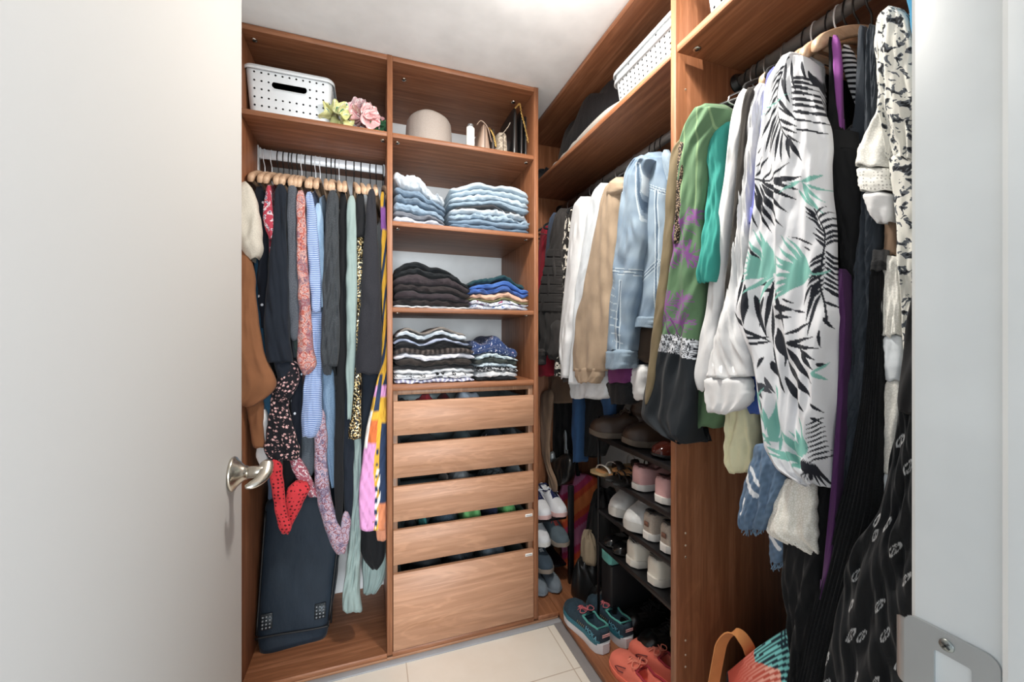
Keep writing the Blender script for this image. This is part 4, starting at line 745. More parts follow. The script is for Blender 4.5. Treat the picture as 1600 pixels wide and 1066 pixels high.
def pt_lips(px, py, s, v):
    o = np.zeros(px.shape+(3,)); o[:] = lin('191b1e'); g_ = np.array(lin('b4b6b8')); rg = np.random.RandomState(3)
    for x, y in ((1419, 688), (1436, 727), (1390, 832), (1409, 815), (1424, 854), (1444, 898), (1390, 808), (1357, 896), (1356, 940), (1309, 978), (1359, 985), (1373, 988), (1402, 940), (1413, 984), (1309, 1024), (1434, 1030), (1312, 1062), (1368, 1050), (1400, 1060), (1440, 965), (1442, 560), (1436, 600)):
        a = .25+rg.rand()*.35; w, h = 3.6+rg.rand()*1.4, 10.5+rg.rand()*3.5
        dx, dy = px-x, py-y; u = dx*math.cos(a)+dy*math.sin(a); q = -dx*math.sin(a)+dy*math.cos(a); r = np.hypot(u/w, q/h)
        n = .5+.5*np.sin(q*2.1+u*3+x)
        o[(r < 1) & (r > .68) & (n > .08)] = g_; o[(r < .68) & (np.abs(u-.6*np.sin(q*.4)) < .5)] = g_*.8; o[(r < .68) & (u > .8) & (n > .75)] = g_*.6
    return o
gN('lip_print_dress', 'dress', 'black maxi dress scattered with white lip prints beside the door jamb', 'vcol', [('skirt', '500,1428,1475;600,1414,1475;650,1408,1475;720,1396,1475;800,1378,1475;840,1352,1475;880,1334,1475;950,1316,1475;1000,1305,1475;1066,1290,1475;1130,1278,1475', dict(paint=pt_lips, folds=4, amp=.011, wr=.0012, M=340, N=330, sm=8)), ('bodice', '130,1436,1475;250,1438,1475;400,1436,1475;500,1420,1475;580,1412,1475;640,1402,1475;646,1406,1460', dict(mat=K['black'], pl=.785, folds=1)), ('tie', '838,1368,1374;850,1366,1378;870,1372,1382', dict(mat=K['black'], pl=.775, depth=.01))], pl=.79)
# hangers on the two right rails
for i, (h, kind, lb) in enumerate(((880, 'velvet', 'black velvet hanger at the corner end of the rail, over the red coat'), (892, 'wire', 'thin silver hanger over the black puffer jacket'), (907, 'velvet', 'black velvet hanger over the cream leaf print blouse'), (927, 'wire', 'thin silver hanger over the white knit sweater'), (937, 'wire', 'thin silver hanger between white sweater and pale shirt'), (947, 'velvet', 'black velvet hanger over the pale blue grey shirt'), (968, 'wire', 'thin silver hanger over the tan utility jacket'), (994, 'wire', 'thin silver hanger over the sleeve of the denim jacket'), (1021, 'velvet', 'black velvet hanger over the collar side of the denim jacket'), (1030, 'velvet', 'black velvet hanger second from the cabinet divider'), (1038, 'velvet', 'black velvet hanger against the cabinet divider on the corner rail'))):
    p = P(h, 300, X=XR); hang(kind, (XR, p.y, ZR1-.001), math.pi+rnd.uniform(-.05, .05), lb, 'hangers on the corner rail')
for i, (h, kind, lb) in enumerate(((1172, 'velvet', 'black velvet hanger under the green tree print blouse'), (1181, 'wire', 'thin silver hanger over the first white shirt'), (1190, 'velvet', 'black velvet hanger over the charcoal top'), (1202, 'wire', 'thin silver hanger over the crumpled linen shirt'), (1229, 'wire', 'bent silver wire hanger over the periwinkle shirt'), (1262, 'velvet', 'black velvet hanger just before the palm print blouse'), (1276, 'wood_chrome', 'wooden hanger with silver hook holding the palm print blouse'), (1299, 'velvet', 'black velvet hanger with thick hook over the black tank dress'), (1312, 'wood_chrome', 'wooden hanger with silver hook over the slate ribbon dress'), (1326, 'wood_black', 'wooden hanger with black hook, second of the exposed wooden ends'), (1342, 'wood_black', 'wooden hanger with black hook, over the white lace blouse'), (1362, 'wood_black', 'wooden hanger with black hook over the cream blossom blouse'))):
    p = P(h, 60, X=XR); hang(kind, (XR, p.y, ZR2-.001), math.pi+(.02 if kind[0] == 'w' else rnd.uniform(-.04, .04)), lb, 'hangers on the rail by the doorway')
# ================================================================ folded clothes
def wv(seed, n=6, lo=3, hi=30):
    r = np.random.RandomState(seed); a, f, p = r.randn(n)/np.sqrt(n), r.uniform(lo, hi, n), r.rand(n)*6.28
    return lambda x: sum(a[i]*np.sin(f[i]*x+p[i]) for i in range(n))
ORD = ['bottom', 'second', 'third', 'fourth', 'fifth', 'sixth', 'seventh', 'eighth', 'ninth', 'tenth', 'eleventh', 'twelfth', 'thirteenth']
SK = [100]
def pile(px0, px1, zb, items, group, where, sag=.0, yf=1.650, depth=.36, lean=0, mound=.35, cat='clothes', edge=.75):
    """a pile of folded clothes: each lies on the one below and follows its shape. items: (name, label colours, cloth, thickness, optional layers, x inset l, r)"""
    xa, xb = P(px0, 400, Y=yf).x, P(px1, 400, Y=yf).x; N = 44; u = np.linspace(0, 1, N); cum = np.full(N, zb+.0004); cumb = cum.copy()
    for i, it in enumerate(items):
        nm, lb, m, t, lay = it[:5]; il, ir = (it[5:7] if len(it) > 5 else (0, 0)); SK[0] += 1; sd = SK[0]
        w = wv(sd, 6, 3, 14); mo = mound*.42; env = (1-mo)+mo*np.sin(np.pi*np.clip(u*.94+.03, 0, 1))**.7; tt = 1.10*t*np.clip(env*(1+.17*w(u*1.)+lean*(u-.5)), .25, 2)
        V = []; M = 40; th = np.arange(M)*2*np.pi/M; ca, sb = np.cos(th), np.sin(th)
        top = cum+tt; wf = wv(sd+50, 5, 4, 22); wd = wv(sd+90, 5, 5, 30); dx = (np.random.RandomState(sd).rand(2)-.5)*.012
        x0, x1 = xa+.002+il+abs(dx[0]), xb-.002-ir-abs(dx[1])
        for j in range(N):
            k = min(1., min(u[j], 1-u[j])/.05); e = .35+.65*math.sqrt(k); zc = (cum[j]+top[j])/2; h = (top[j]-cum[j])/2*e+.0006
            y0 = yf+.010*wf(u[j])+.012*(1-k); yc = (y0+yf+depth)/2; hd = (yf+depth-y0)/2
            q = -np.sign(ca)*np.abs(ca)**.35; zz = zc+h*np.sign(sb)*np.abs(sb)**.55
            # pleats of the folded layers on the front edge
            lz = (zz-zc)/h; yy = yc+hd*q; front = np.clip(-q, 0, 1)**4
            yy = yy+front*.006*np.abs(np.sin(lz*lay*1.57+sd+.8*wd(u[j]*.5)))+front*.0025*wd(u[j]*3+lz*.3)
            zz = zz+.0016*np.sin(u[j]*40+yy*30+sd)*(1-front*.5)*min(1, t/.02)+front*.0022*wd(u[j]*2.4)*min(1, t/.02)
            V.append(np.stack([np.full(M, x0+(x1-x0)*u[j])+.004*wd(u[j])*lz, yy, zz], 1))
        V = np.array(V); ob = mesh(nm, G().grid(V, True, True, True), m, None, True, ((x0+x1)/2, yf+depth/2, zb)); tag(ob, '%s, %s %s %s' % (lb, ORD[i] if i else ORD[0], 'in' if i else 'of', where), cat, group)
        cum = cum+tt*.985
    return cum
F_ = fab
def gyd(h): return ''.join('%02x' % int(int(h[i:i+2], 16)*.68+.32*g_*.98) for i in (0, 2, 4) for g_ in ((int(h[0:2], 16)+int(h[2:4], 16)+int(h[4:6], 16))/3,))
jw = lambda n, a, b: F_(n, gyd(a), 'denim', gyd(b))
pile(614, 698, 1.718, [('folded_jeans', 'white folded jeans', jw('j1', 'c3cbdc', 'a9b5cc'), .022, 2), ('folded_jeans', 'grey folded jeans', jw('j2', '7d8390', '626a78'), .018, 2), ('folded_jeans', 'mid blue folded jeans', jw('j3', '88a9c6', '6d90b0'), .030, 3), ('folded_jeans', 'grey blue folded jeans', jw('j4', '6d8cab', '54728f'), .026, 2), ('folded_jeans', 'dark blue rumpled jeans', jw('j5', '7b9dbd', '50708f'), .024, 2), ('folded_jeans', 'pale washed slouching jeans', jw('j6', 'c2ced8', 'a4b4c2'), .052, 3)], 'folded jeans in the pile by the divider', 'the denim pile by the divider', mound=.45, lean=-.5)
pile(701, 829, 1.718, [('folded_jeans', 'mid blue ribbed folded jeans', jw('j7', '5f84a8', '47698c'), .021, 3), ('folded_jeans', 'medium washed folded jeans', jw('j8', '7da0c0', '6085a6'), .022, 3), ('folded_jeans', 'light blue folded jeans', jw('j9', 'a0bfd6', '82a5c2'), .020, 3), ('folded_jeans', 'near white folded jeans', jw('j10', 'c6d8e4', 'a6c0d2'), .022, 2), ('folded_jeans', 'thin charcoal folded jeans', jw('j11', '45464c', '35363c'), .012, 1, .02, .05), ('folded_jeans', 'steel blue folded jeans', jw('j12', '8fb0ca', '7093b2'), .022, 3), ('folded_jeans', 'pale blue folded jeans', jw('j13', 'b6cfe2', '95b5cd'), .022, 3), ('folded_jeans', 'light washed creased jeans', jw('j14', 'a9c6dc', '8aabc6'), .022, 3), ('folded_jeans', 'palest blue folded jeans', jw('j15', 'bcd4e6', '9dbad0'), .024, 3)], 'folded jeans in the wide pile', 'the wide light denim pile', mound=.35)
pile(614, 736, 1.381, [('folded_shirt', 'white folded shirt', K['white2'], .010, 2, 0, .0), ('folded_sweater', 'black brown folded sweater', F_('f1', '2a2222'), .022, 2), ('folded_trousers', 'dark plum folded trousers', F_('f2', '372e33'), .030, 3), ('folded_trousers', 'charcoal brown folded trousers', F_('f3', '2f2829'), .026, 3), ('folded_garment', 'dark aubergine rumpled top', F_('f4', '3b3236'), .032, 3), ('folded_leggings', 'black creased leggings', F_('f5', '1d2023'), .020, 2), ('folded_leggings', 'black leggings with a rolled waistband', F_('f6', '14191d'), .022, 2, 0, .03)], 'dark clothes pile', 'the dark pile on the middle shelf', mound=.5, lean=-.3)
pile(733, 829, 1.381, [('folded_scarf', 'white and blue patterned folded scarf', F_('f7', 'd9dfe8', 'blotch', '4c6fae', 'd9dfe8', 'b23a68', 1.2), .020, 2), ('folded_blouse', 'white blouse with pink and navy print', F_('f8', 'e0e4ec', 'blotch', '2f4a86', 'c74370', 'e0e4ec', 1.0), .016, 2), ('folded_t_shirt', 'olive folded t-shirt', F_('f9', '8b8a5a'), .008, 1), ('folded_t_shirt', 'peach folded t-shirt', F_('f10', 'd9a98e'), .022, 2), ('folded_t_shirt', 'cobalt blue folded t-shirt', F_('f11', '3a62ae'), .022, 2), ('folded_garment', 'bright blue rumpled top', F_('f12', '3f6fc0'), .022, 2), ('folded_garment', 'dark teal green top', F_('f13', '15404a'), .022, 2, 0, .02)], 'bright clothes pile', 'the bright pile on the middle shelf', mound=.5)
pile(614, 744, 1.078, [('folded_shirt', 'white and lilac folded shirt', F_('g1', 'dcdce8', 'stripeh', '9898b8', sc=.6), .014, 1), ('folded_blouse', 'black and white abstract print blouse', F_('g2', 'dfdfe0', 'blotch', '1c1a1e', 'dfdfe0', '1c1a1e', .6), .024, 2), ('folded_t_shirt', 'white folded t-shirt', K['white2'], .016, 2, .0, .0), ('folded_t_shirt', 'black folded t-shirt', F_('g4', '242225'), .012, 1), ('folded_sweater', 'dark brown folded sweater', F_('g5', '3a322f', 'knit', '29231f'), .026, 3, .01, .012), ('folded_t_shirt', 'off white folded t-shirt', F_('g6', 'e2e0e8'), .020, 2), ('folded_sweater', 'dark striped knit sweater', F_('g7', '332b29', 'stripeh', '5a4f4a', sc=.5), .024, 3), ('folded_sweater', 'black folded sweater', F_('g8', '17181b'), .018, 2), ('folded_shirt', 'lavender blue folded shirt', F_('g9', 'a9b3cc'), .012, 1, 0, .02), ('folded_t_shirt', 'thin black t-shirt', F_('g10', '16171a'), .010, 1, 0, .03), ('folded_shirt', 'pale grey blue folded shirt', F_('g11', 'c3ccd4', 'blotch', 'c3ccd4', '9fb0bd', 'e2e6ea', 1.5), .020, 2, .01, .03), ('folded_shirt', 'taupe folded shirt', F_('g12', '8a8078'), .010, 1, .02, .04)], 'wide clothes pile on the lowest shelf', 'the wide pile on the lowest shelf', mound=.35)
def pt_navy(*a): return None
pile(744, 812, 1.078, [('folded_t_shirt', 'black folded t-shirt', F_('h1', '17171c'), .014, 1), ('folded_t_shirt', 'white folded t-shirt with a rounded edge', K['white2'], .024, 2), ('folded_blouse', 'black and white spotted blouse', F_('h2', '1a1a1e', 'blotch', 'e4e6ea', '1a1a1e', 'e4e6ea', 1.6), .022, 2), ('folded_t_shirt', 'pale blue folded t-shirt', F_('h3', 'b9cbd6'), .014, 1), ('folded_t_shirt', 'dark olive folded t-shirt', F_('h4', '3d4440'), .020, 2), ('folded_t_shirt', 'pale mint folded t-shirt', F_('h5', 'c2d4da'), .014, 1), ('folded_blouse', 'navy blouse with a pink folk print', F_('h6', '2a3f6e', 'blotch', '2a3f6e', 'd8dfee', 'b2447a', 1.8), .056, 3, -.02, 0)], 'narrow clothes pile on the lowest shelf', 'the narrow pile on the lowest shelf', mound=.55)
# clothes inside the drawers: soft bundles, each its own thing
def bundle(name, label, cat, group, m, px0, px1, zb, zt, yf=1.66, depth=.12, seed=0, mound=.8):
    xa, xb = P(px0, 650, Y=yf).x, P(px1, 650, Y=yf).x; n, M = 26, 26; u = np.linspace(0, 1, n); w = wv(seed+500, 5, 3, 14); w2 = wv(seed+700, 5, 8, 30)
    th = np.arange(M)*2*np.pi/M; V = []
    for j in range(n):
        k = math.sqrt(max(1e-4, math.sin(math.pi*min(.985, max(.015, u[j])))))
        h = (zt-zb)*(1-mound+mound*k)*(1+.10*w(u[j])); c = zb+.0+h/2
        V.append(np.stack([np.full(M, xa+(xb-xa)*u[j])+.003*np.sin(th*3+seed), yf+depth/2-depth/2*np.cos(th)*(.5+.5*k)+.003*w2(u[j]*2+th), c+h/2*np.sign(np.sin(th))*np.abs(np.sin(th))**.7+.0025*w2(u[j]+th*2)*(np.sin(th) > 0)], 1))
    return tag(mesh(name, G().grid(np.array(V), True, True, True), m, None, True, ((xa+xb)/2, yf+depth/2, zb)), label, cat, group)
for i, (nm, lb, ct, m, a, b, zb, zt) in enumerate((
    ('folded_garment', 'bright red folded top at the front of the uppermost drawer', 'clothes', F_('d1', 'b01e30'), 644, 686, .898, 1.024), ('folded_garment', 'dark maroon rolled top behind the red one in the uppermost drawer', 'clothes', F_('d2', '5e1a22'), 682, 716, .898, 1.020),
    ('folded_t_shirt', 'pale blue rolled t-shirt in the uppermost drawer', 'clothes', F_('d3', 'aebfd2'), 710, 764, .898, 1.032), ('folded_garment', 'black folded top at the left end of the uppermost drawer', 'clothes', F_('d4', '24262b'), 622, 646, .898, 1.012), ('folded_garment', 'black folded top at the right end of the uppermost drawer', 'clothes', F_('d4'  , '24262b'), 766, 824, .898, 1.006),
    ('folded_leggings', 'black folded leggings in the second drawer', 'clothes', F_('d5', '23282c'), 630, 700, .732, .856), ('folded_leggings', 'dark green grey leggings in the second drawer', 'clothes', F_('d6', '38464a'), 702, 748, .732, .858), ('folded_garment', 'navy folded top with white flecks in the second drawer', 'clothes', F_('d7', '20242e', 'spots', 'c9ccd4'), 752, 800, .732, .860),
    ('folded_garment', 'grey folded top in the second drawer by its far side', 'clothes', F_('d8', '5d6468'), 798, 822, .732, .852),
    ('bra', 'grey padded bra in the third drawer', 'underwear', F_('d9', '7d8488'), 704, 752, .560, .694), ('bra', 'dark lace bra in the third drawer', 'underwear', F_('d10', '2b3336', 'lace', '596469'), 752, 800, .560, .692), ('bra', 'taupe strap bra at the near side of the third drawer', 'underwear', F_('d11', '8b7a70', 'knit', '33393c'), 690, 712, .560, .686), ('bra', 'slate bra at the far side of the third drawer', 'underwear', F_('d12', '6d767a'), 798, 822, .560, .690),
    ('socks', 'teal rolled socks in the fourth drawer', 'socks', F_('d13', '1c7f7c'), 656, 672, .392, .522), ('socks', 'dark blue knitted socks in the fourth drawer', 'socks', F_('d14', '30414f', 'knit', '4b6070'), 672, 726, .392, .524), ('socks', 'neon green socks in the middle of the fourth drawer', 'socks', F_('d15', '7fe07c'), 724, 760, .392, .534), ('socks', 'neon green socks at the far side of the fourth drawer', 'socks', F_('d16', '74d873'), 784, 816, .392, .532), ('socks', 'black socks between the two neon pairs in the fourth drawer', 'socks', F_('d17', '1d2030', 'knit', '3c4468'), 760, 786, .392, .526), ('socks', 'black socks at the near side of the fourth drawer', 'socks', F_('d18', '20262c'), 634, 658, .392, .518),
    ('folded_trousers', 'black folded trousers in the deep bottom drawer', 'clothes', F_('d19', '22262a'), 640, 700, .22, .352), ('folded_trousers', 'dark grey ribbed trousers in the deep bottom drawer', 'clothes', F_('d20', '3d444b', 'knit', '272d33'), 700, 752, .22, .354), ('folded_sweater', 'blue grey folded sweater in the deep bottom drawer', 'clothes', F_('d21', '69757f', 'knit', '515c66'), 750, 800, .22, .362))):
    bundle(nm, lb, ct, 'clothes in the drawers', m, a, b, zb, zt, 1.662 if i != 1 else 1.70, .16, i)
# ================================================================ boxes, baskets, hat and bags on the top shelves
wpl = plain('white_basket_plastic', 'dfe3e6', .45); hdark = plain('basket_hole_dark', '4a4f55', .7)
def basket(label, at, w, d, h, rz, group, dots=(11, 5), slot=True, lid=False, cols=None):
    """tapered plastic basket with a pierced wall; local x runs along the front, -y faces out"""
    t_ = thing('storage_basket', label, 'basket', at, group, rz, True)
    def ring(z, k, r=.025, off=0):
        hw, hd = w/2*k+off, d/2*k+off; return np.array([(hw*0+sx*(hw-r)+r*math.cos(a), sy*(hd-r)+r*math.sin(a), z) for sx, sy, a0 in ((1, 1, 0), (-1, 1, 90), (-1, -1, 180), (1, -1, 270)) for a in [math.radians(a0+15*i) for i in range(7)]])
    g = G(); g.grid(np.array([ring(.0, .90, .025, -.004), ring(.0, .90), ring(h*.5, .95), ring(h, 1), ring(h, 1, .025, -.003), ring(h*.5, .95, .025, -.003), ring(.004, .90, .025, -.003)]), True, True, True); body = mesh('basket_wall', g, wpl, t_, 'auto')
    g = G(); g.grid(np.array([ring(h-.002, 1, .025, -.004), ring(h-.002, 1, .03, .007), ring(h-.014, 1, .03, .008), ring(h-.014, 1, .03, .0055), ring(h+.003, 1, .03, .004), ring(h+.004, 1, .025, -.003), ring(h-.002, 1, .025, -.004)]), True); mesh('rim', g, wpl, t_)
    g = G(); nx, nz = dots
    def face(x, z, sx, sz, side):
        k = .90+.10*z/h
        if side == 0: return (x, -d/2*k-.0006, z)
        return (side*(w/2*k+.0006), x, z)
    for side, ln in ((0, w), (1, d), (-1, d)):
        n_ = nx if side == 0 else max(3, int(nx*d/w))
        for i in range(n_):
            for j in range(nz):
                x = (i+.5-n_/2)*(ln*.86/n_); z = h*.10+(h*.78)*j/(nz-1)
                if side == 0 and slot and abs(x) < w*.19 and h*.56 < z < h*.82: continue
                c = np.array(face(x, z, 0, 0, side)); a = np.arange(8)*np.pi/4; r = .0035
                ex = np.array((1, 0, 0)) if side == 0 else np.array((0, 1, 0)); pts = c+r*(np.cos(a)[:, None]*ex+np.sin(a)[:, None]*np.array((0, 0, 1)))
                g.add(pts, [tuple(range(8)), tuple(range(7, -1, -1))])
    mesh('pierced_holes', g, hdark, body, False)
    if slot:
        k = .90+.10*.70; pts = [(sx*(w*.155)+.0*0+.013*math.cos(a), z_, .013*math.sin(a)) for sx, a0 in ((1, -90), (-1, 90)) for a in [math.radians(a0+20*i) for i in range(10)] for z_ in (0,)]
        o1 = np.array([(x, -d/2*k-.0012, h*.69+z) for x, _, z in pts]); o0 = o1.copy(); o0[:, 0] *= 1.04; o0[:, 2] = h*.69+(o0[:, 2]-h*.69)*1.25; o2 = o1.copy(); o2[:, 1] += .0006
        g = G().grid(np.array([o0, o1, o2]), True); mesh('handle_rim', g, wpl, t_)
        if cols: mesh('handle_opening', G().add(o2, [tuple(range(len(o2))), tuple(range(len(o2)-1, -1, -1))]), cols, body, False)
    return t_
pb1 = P(381, 150, Y=1.68); pb2 = P(519, 150, Y=1.68)
g_cont = F_('basket_contents', '3a2230', 'blotch', '1c1a20', 'a83e62', '8c8f94', .6)
w1 = pb2.x-pb1.x
basket('white pierced plastic basket with an oval hand slot on the shelf above the left rail', ((pb1.x+pb2.x)/2, 1.68+.13, ZS), w1, .26, P(450, 112, Y=1.68).z-ZS, 0, 'white storage baskets', (11, 6), True, False, g_cont)
bundle('folded_garment', 'dark and pink clothes heaped inside the basket above the left rail', 'clothes', 'clothes in baskets', g_cont, 400, 500, ZS+.02, ZS+.135, 1.74, .18, 90)
# right shelf: two nested baskets with a navy cloth on them, one more beyond the divider
zr2 = P(958, 115, X=.87).z
yb2 = P(958, 120, X=.86).y
b1 = basket('white pierced basket by the divider with a second one nested in it', (.86+.16, yb2-.17, ZS), .33, .32, .155, -math.pi/2, 'white storage baskets', (13, 8), False)
basket('white basket nested upside in the pierced basket by the divider', (.86+.16, yb2-.17, ZS+.040), .335, .325, .145, -math.pi/2, 'white storage baskets', (2, 2), False)
yb3 = P(1094, 10, X=.85).y
basket('white pierced basket beyond the divider above the near rail', (.85+.15, yb3-.17, ZS+.005), .33, .30, .17, -math.pi/2, 'white storage baskets', (12, 6), False)
# black jacket heap and grey blanket at the corner end of the shelf
def heap(name, label, cat, m, cx, cy, zb, rx, ry, h, seed, n=3, amp=.18):
    rg = np.random.RandomState(seed); V = []; NN, MM = 30, 48; th = np.arange(MM)*2*np.pi/MM; ws = [wv(seed+i, 6, 1, 5) for i in range(3)]
    for i in range(NN):
        v = i/(NN-1); ph = v*np.pi/2*1.0; r = np.cos(ph)**.55; z = np.sin(ph)**.8
        a = 1+amp*sum(np.sin((k+1)*th+ws[0](k*1.)+3*v*ws[1](k*.5))/(k+1.2) for k in range(1, 7)); zz = z*h*(1+.22*np.sin(3*th+seed)*np.cos(ph)+.10*np.sin(7*th+5*v))
        V.append(np.stack([cx+rx*r*a*np.cos(th), cy+ry*r*a*np.sin(th), zb+np.maximum(zz, 0)+.004*np.sin(th*11+v*20)*z], 1))
    return tag(mesh(name, G().grid(np.array(V), True, True, True), m, None, True, (cx, cy, zb)), label, cat)
heap('puffer_coat', 'black shiny puffer coat heaped at the corner end of the upper shelf', 'coat', F_('shinyblack', '1b1b1e', rough=.45), 1.00, 1.66, ZS, .135, .36, .285, 3, amp=.10)
heap('black_bag', 'black nylon pouch wedged in the far corner of the upper shelf', 'bag', F_('nyl', '141418', rough=.5), .90, 1.98, ZS, .08, .05, .10, 8)
V = []; n, M = 46, 30; th = np.arange(M)*2*np.pi/M
bl0, bl1 = P(985, 190, X=.83).y, 2.03
for j in range(n):
    u = j/(n-1); y = bl1+(bl0-bl1)*u; e = math.sqrt(max(.02, math.sin(math.pi*min(.97, .03+u*.94)))); h = (.045+.05*np.clip((u-.45)*2.6, 0, 1))*e
    V.append(np.stack([.905-.085*np.cos(th)*(.8+.2*e), np.full(M, y)+.004*np.sin(th*4), ZS+.002+h/2+h/2*np.sign(np.sin(th))*np.abs(np.sin(th))**.7+.004*np.sin(u*60+th*2)*(np.sin(th) > 0)*(u < .6)], 1))
def pt_bl(): pass
blk_ = tag(mesh('neck_pillow', G().grid(np.array(V), True, True, True), F_('blanket', 'b5b0a9', 'plain'), None, True, (.905, 1.7, ZS)), 'long light grey cushion lying along the front of the upper corner shelf', 'pillow')
heap('folded_garment', 'navy cloth heaped in the nested white baskets by the divider', 'clothes', F_('nv', '2a3448'), 1.03, yb2-.17, ZS+.10, .12, .125, .15, 91)
# scarf flowers
def ruffle(name, label, cols, c, R, seed, petals=7):
    t_ = thing(name, label, 'hair accessory', (c[0], c[1], c[2]-R), 'flower shaped scarves on the upper shelf'); rg = np.random.RandomState(seed)
    for k in range(petals):
        a = 2*math.pi*k/petals+rg.rand(); el = rg.uniform(-.3, 1.2); r = R*rg.uniform(.55, .8)
        d = np.array([math.cos(a)*math.cos(el), math.sin(a)*math.cos(el), math.sin(el)]); cc = np.array(c)+d*R*.45
        up = np.cross(d, [0, 0, 1.]) if abs(d[2]) < .9 else np.array([1., 0, 0]); up /= np.linalg.norm(up); sd = np.cross(d, up); V = []
        for i in range(9):
            q = i/8; th = np.arange(28)*2*np.pi/28; rr_ = r*(.12+.9*q)*(1+.10*np.sin(5*th+k)*q); ht = R*(.55*q**1.5)+R*.16*q*np.sin(4*th+k*2)
            V.append(cc+(np.cos(th)*rr_)[:, None]*up+(np.sin(th)*rr_)[:, None]*sd+ht[:, None]*d)
        V = np.array(V); V[..., 2] = np.maximum(V[..., 2], ZS+.001); V[..., 1] = np.maximum(V[..., 1], 1.645); V[..., 0] = np.minimum(V[..., 0], X1-.002)
        V2 = V+(-d*.002); g = G().grid(V, True, True, False).grid(V2[::-1], True, False, True); mesh('ruffle', g, cols[k % len(cols)], t_)
    return t_
yg = F_('yg', 'd9d98a', 'blotch', 'f0ead0', '3f8a5a', 'c9b83e', 1.2); pk = F_('pkx', 'e0a0a0', 'blotch', 'f0dcd6', 'd98488', 'f4e8e4', .9); gn_ = F_('gnx', '2f6b40', 'blotch', '1c4a2c', '6fa85a', 'c9c06a', 1.5)
c1 = P(527, 170, Y=1.70); ruffle('scrunchie', 'yellow and green patterned scrunchie beside the white basket', [yg], (c1.x, c1.y, ZS+.052), .052, 1)
c1 = P(572, 178, Y=1.69); ruffle('silk_flower', 'large pink and cream silk flower standing on the shelf above the rail', [pk], (c1.x, c1.y, ZS+.055), .055, 2, 9)
c1 = P(562, 152, Y=1.72); ruffle('silk_flower', 'pale pink silk bloom rising above the large pink flower', [F_('pky', 'dcb0b4', 'blotch', 'efe2de', 'c98a96', 'c9b8c0', .9)], (c1.x, c1.y, ZS+.10), .042, 3, 7)
c1 = P(596, 188, Y=1.70); ruffle('leaf_garland', 'green leafy garland squeezed between the pink flower and the divider', [gn_], (c1.x-.012, c1.y, ZS+.035), .036, 5, 6)
# hat
ht = thing('felt_hat', 'taupe felt fedora resting on the shelf above the jeans', 'hat', (P(673, 200, Y=1.78).x, 1.78, ZS)); hb = np.array(ht['_b'])
hx0, hx1 = P(636, 200, Y=1.72).x, P(712, 200, Y=1.72).x; R = (hx1-hx0)/2; hc = np.array(((hx0+hx1)/2, 1.72+R*.9, ZS)); felt = F_('felt', 'ac9f95', 'knit', '9f9288')
V = []; th = np.arange(56)*2*np.pi/56
for r, z in ((1.0, .006), (1.0, .02), (.985, .055), (.97, .085), (.945, .101), (.88, .110), (.70, .110), (.4, .103), (.05, .098)):
    x, y = R*r*np.cos(th), R*1.12*r*np.sin(th); zz = z+.005*np.exp(-((np.cos(th)+.25)/.5)**2)*(z > .08)-.014*np.exp(-((np.sin(th))/.35)**2)*(r < .7); V.append(np.stack([hc[0]+x, hc[1]+y, ZS+zz*1.40], 1))
mesh('crown', G().grid(np.array(V), True, False, True), felt, ht)
V = []
for r, z in ((.97, .008), (1.01, .006), (1.03, .008), (1.035, .010), (1.03, .012), (1.01, .012), (.97, .014)): V.append(np.stack([hc[0]+R*r*np.cos(th), hc[1]+R*1.12*(r+.12*(r > 1))*np.sin(th)*1.0, ZS+z+.0*th-.004], 1))
mesh('brim', G().grid(np.array(V), True), felt, ht)
bxb = plain('pale_blue_card', '9fc2d4', .6)
x0, x1 = X2+.004, P(633, 200, Y=1.70).x
o = mesh('flat_box', G().box(x0, P(722, 200, Y=1.86).x, 1.90, 2.05, ZS+.0005, ZS+.034, .004), bxb, None, 'auto', (.2, 1.95, ZS)); tag(o, 'pale blue flat box lying at the back behind the felt hat', 'box')
o = mesh('sunglasses_case', G().box(x0, x1, 1.69, 1.78, ZS+.0005, ZS+.026, .008), bxb, None, 'auto', (x0+.02, 1.74, ZS)); tag(o, 'small pale blue case beside the divider, left of the felt hat', 'case')
# bottle
c = P(735, 212, Y=1.69); z2 = P(735, 196, Y=1.69).z
bt = thing('lotion_bottle', 'slim white bottle with a grey cap standing beside the handbags', 'bottle', (c.x, c.y, ZS))
mesh('bottle_body', G().box(c.x-.017, c.x+.017, c.y-.012, c.y+.012, ZS, z2-.004, .008), plain('white_gloss', 'eceae4', .25), bt, 'auto')
mesh('cap', G().lathe([(.012, 0), (.013, .006), (.010, .010), (.004, .012)], (c.x, c.y, z2-.006), 16), plain('grey_cap', '8b8d8f', .35, .5), bt)
gold = plain('gold_metal', 'c9a766', .3, .9)
def wedge(g, xl, xr, y0, y1, z0, z1, top=.35, M=28, n=10):
    V = []; th = np.arange(M)*2*np.pi/M
    for i in range(n):
        v = i/(n-1); k = 1-(1-top)*v**1.2; e = .92 if i in (0, n-1) else 1; cx = (xl+xr)/2
        V.append(np.stack([cx+(xr-xl)/2*k*e*np.sign(np.cos(th))*np.abs(np.cos(th))**.5, (y0+y1)/2+(y1-y0)/2*e*np.sign(np.sin(th))*np.abs(np.sin(th))**.4, np.full(M, z0+(z1-z0)*v)], 1))
    return g.grid(np.array(V), True, True, True)
def chain(pts, n, r=.0042, rt=.0014):
    c = crv(pts, n); g = G()
    for i in range(n):
        d = c[min(n-1, i+1)]-c[max(0, i-1)]; d /= np.linalg.norm(d); u = np.cross(d, [1, 0, 0]) if i % 2 else np.cross(d, [0, 1, 0]); u /= np.linalg.norm(u)
        a = np.arange(10)*2*np.pi/10; g.tube(c[i]+(np.cos(a)*r*1.25)[:, None]*d+(np.sin(a)*r*.75)[:, None]*u, rt, 6, closed=True)
    return g
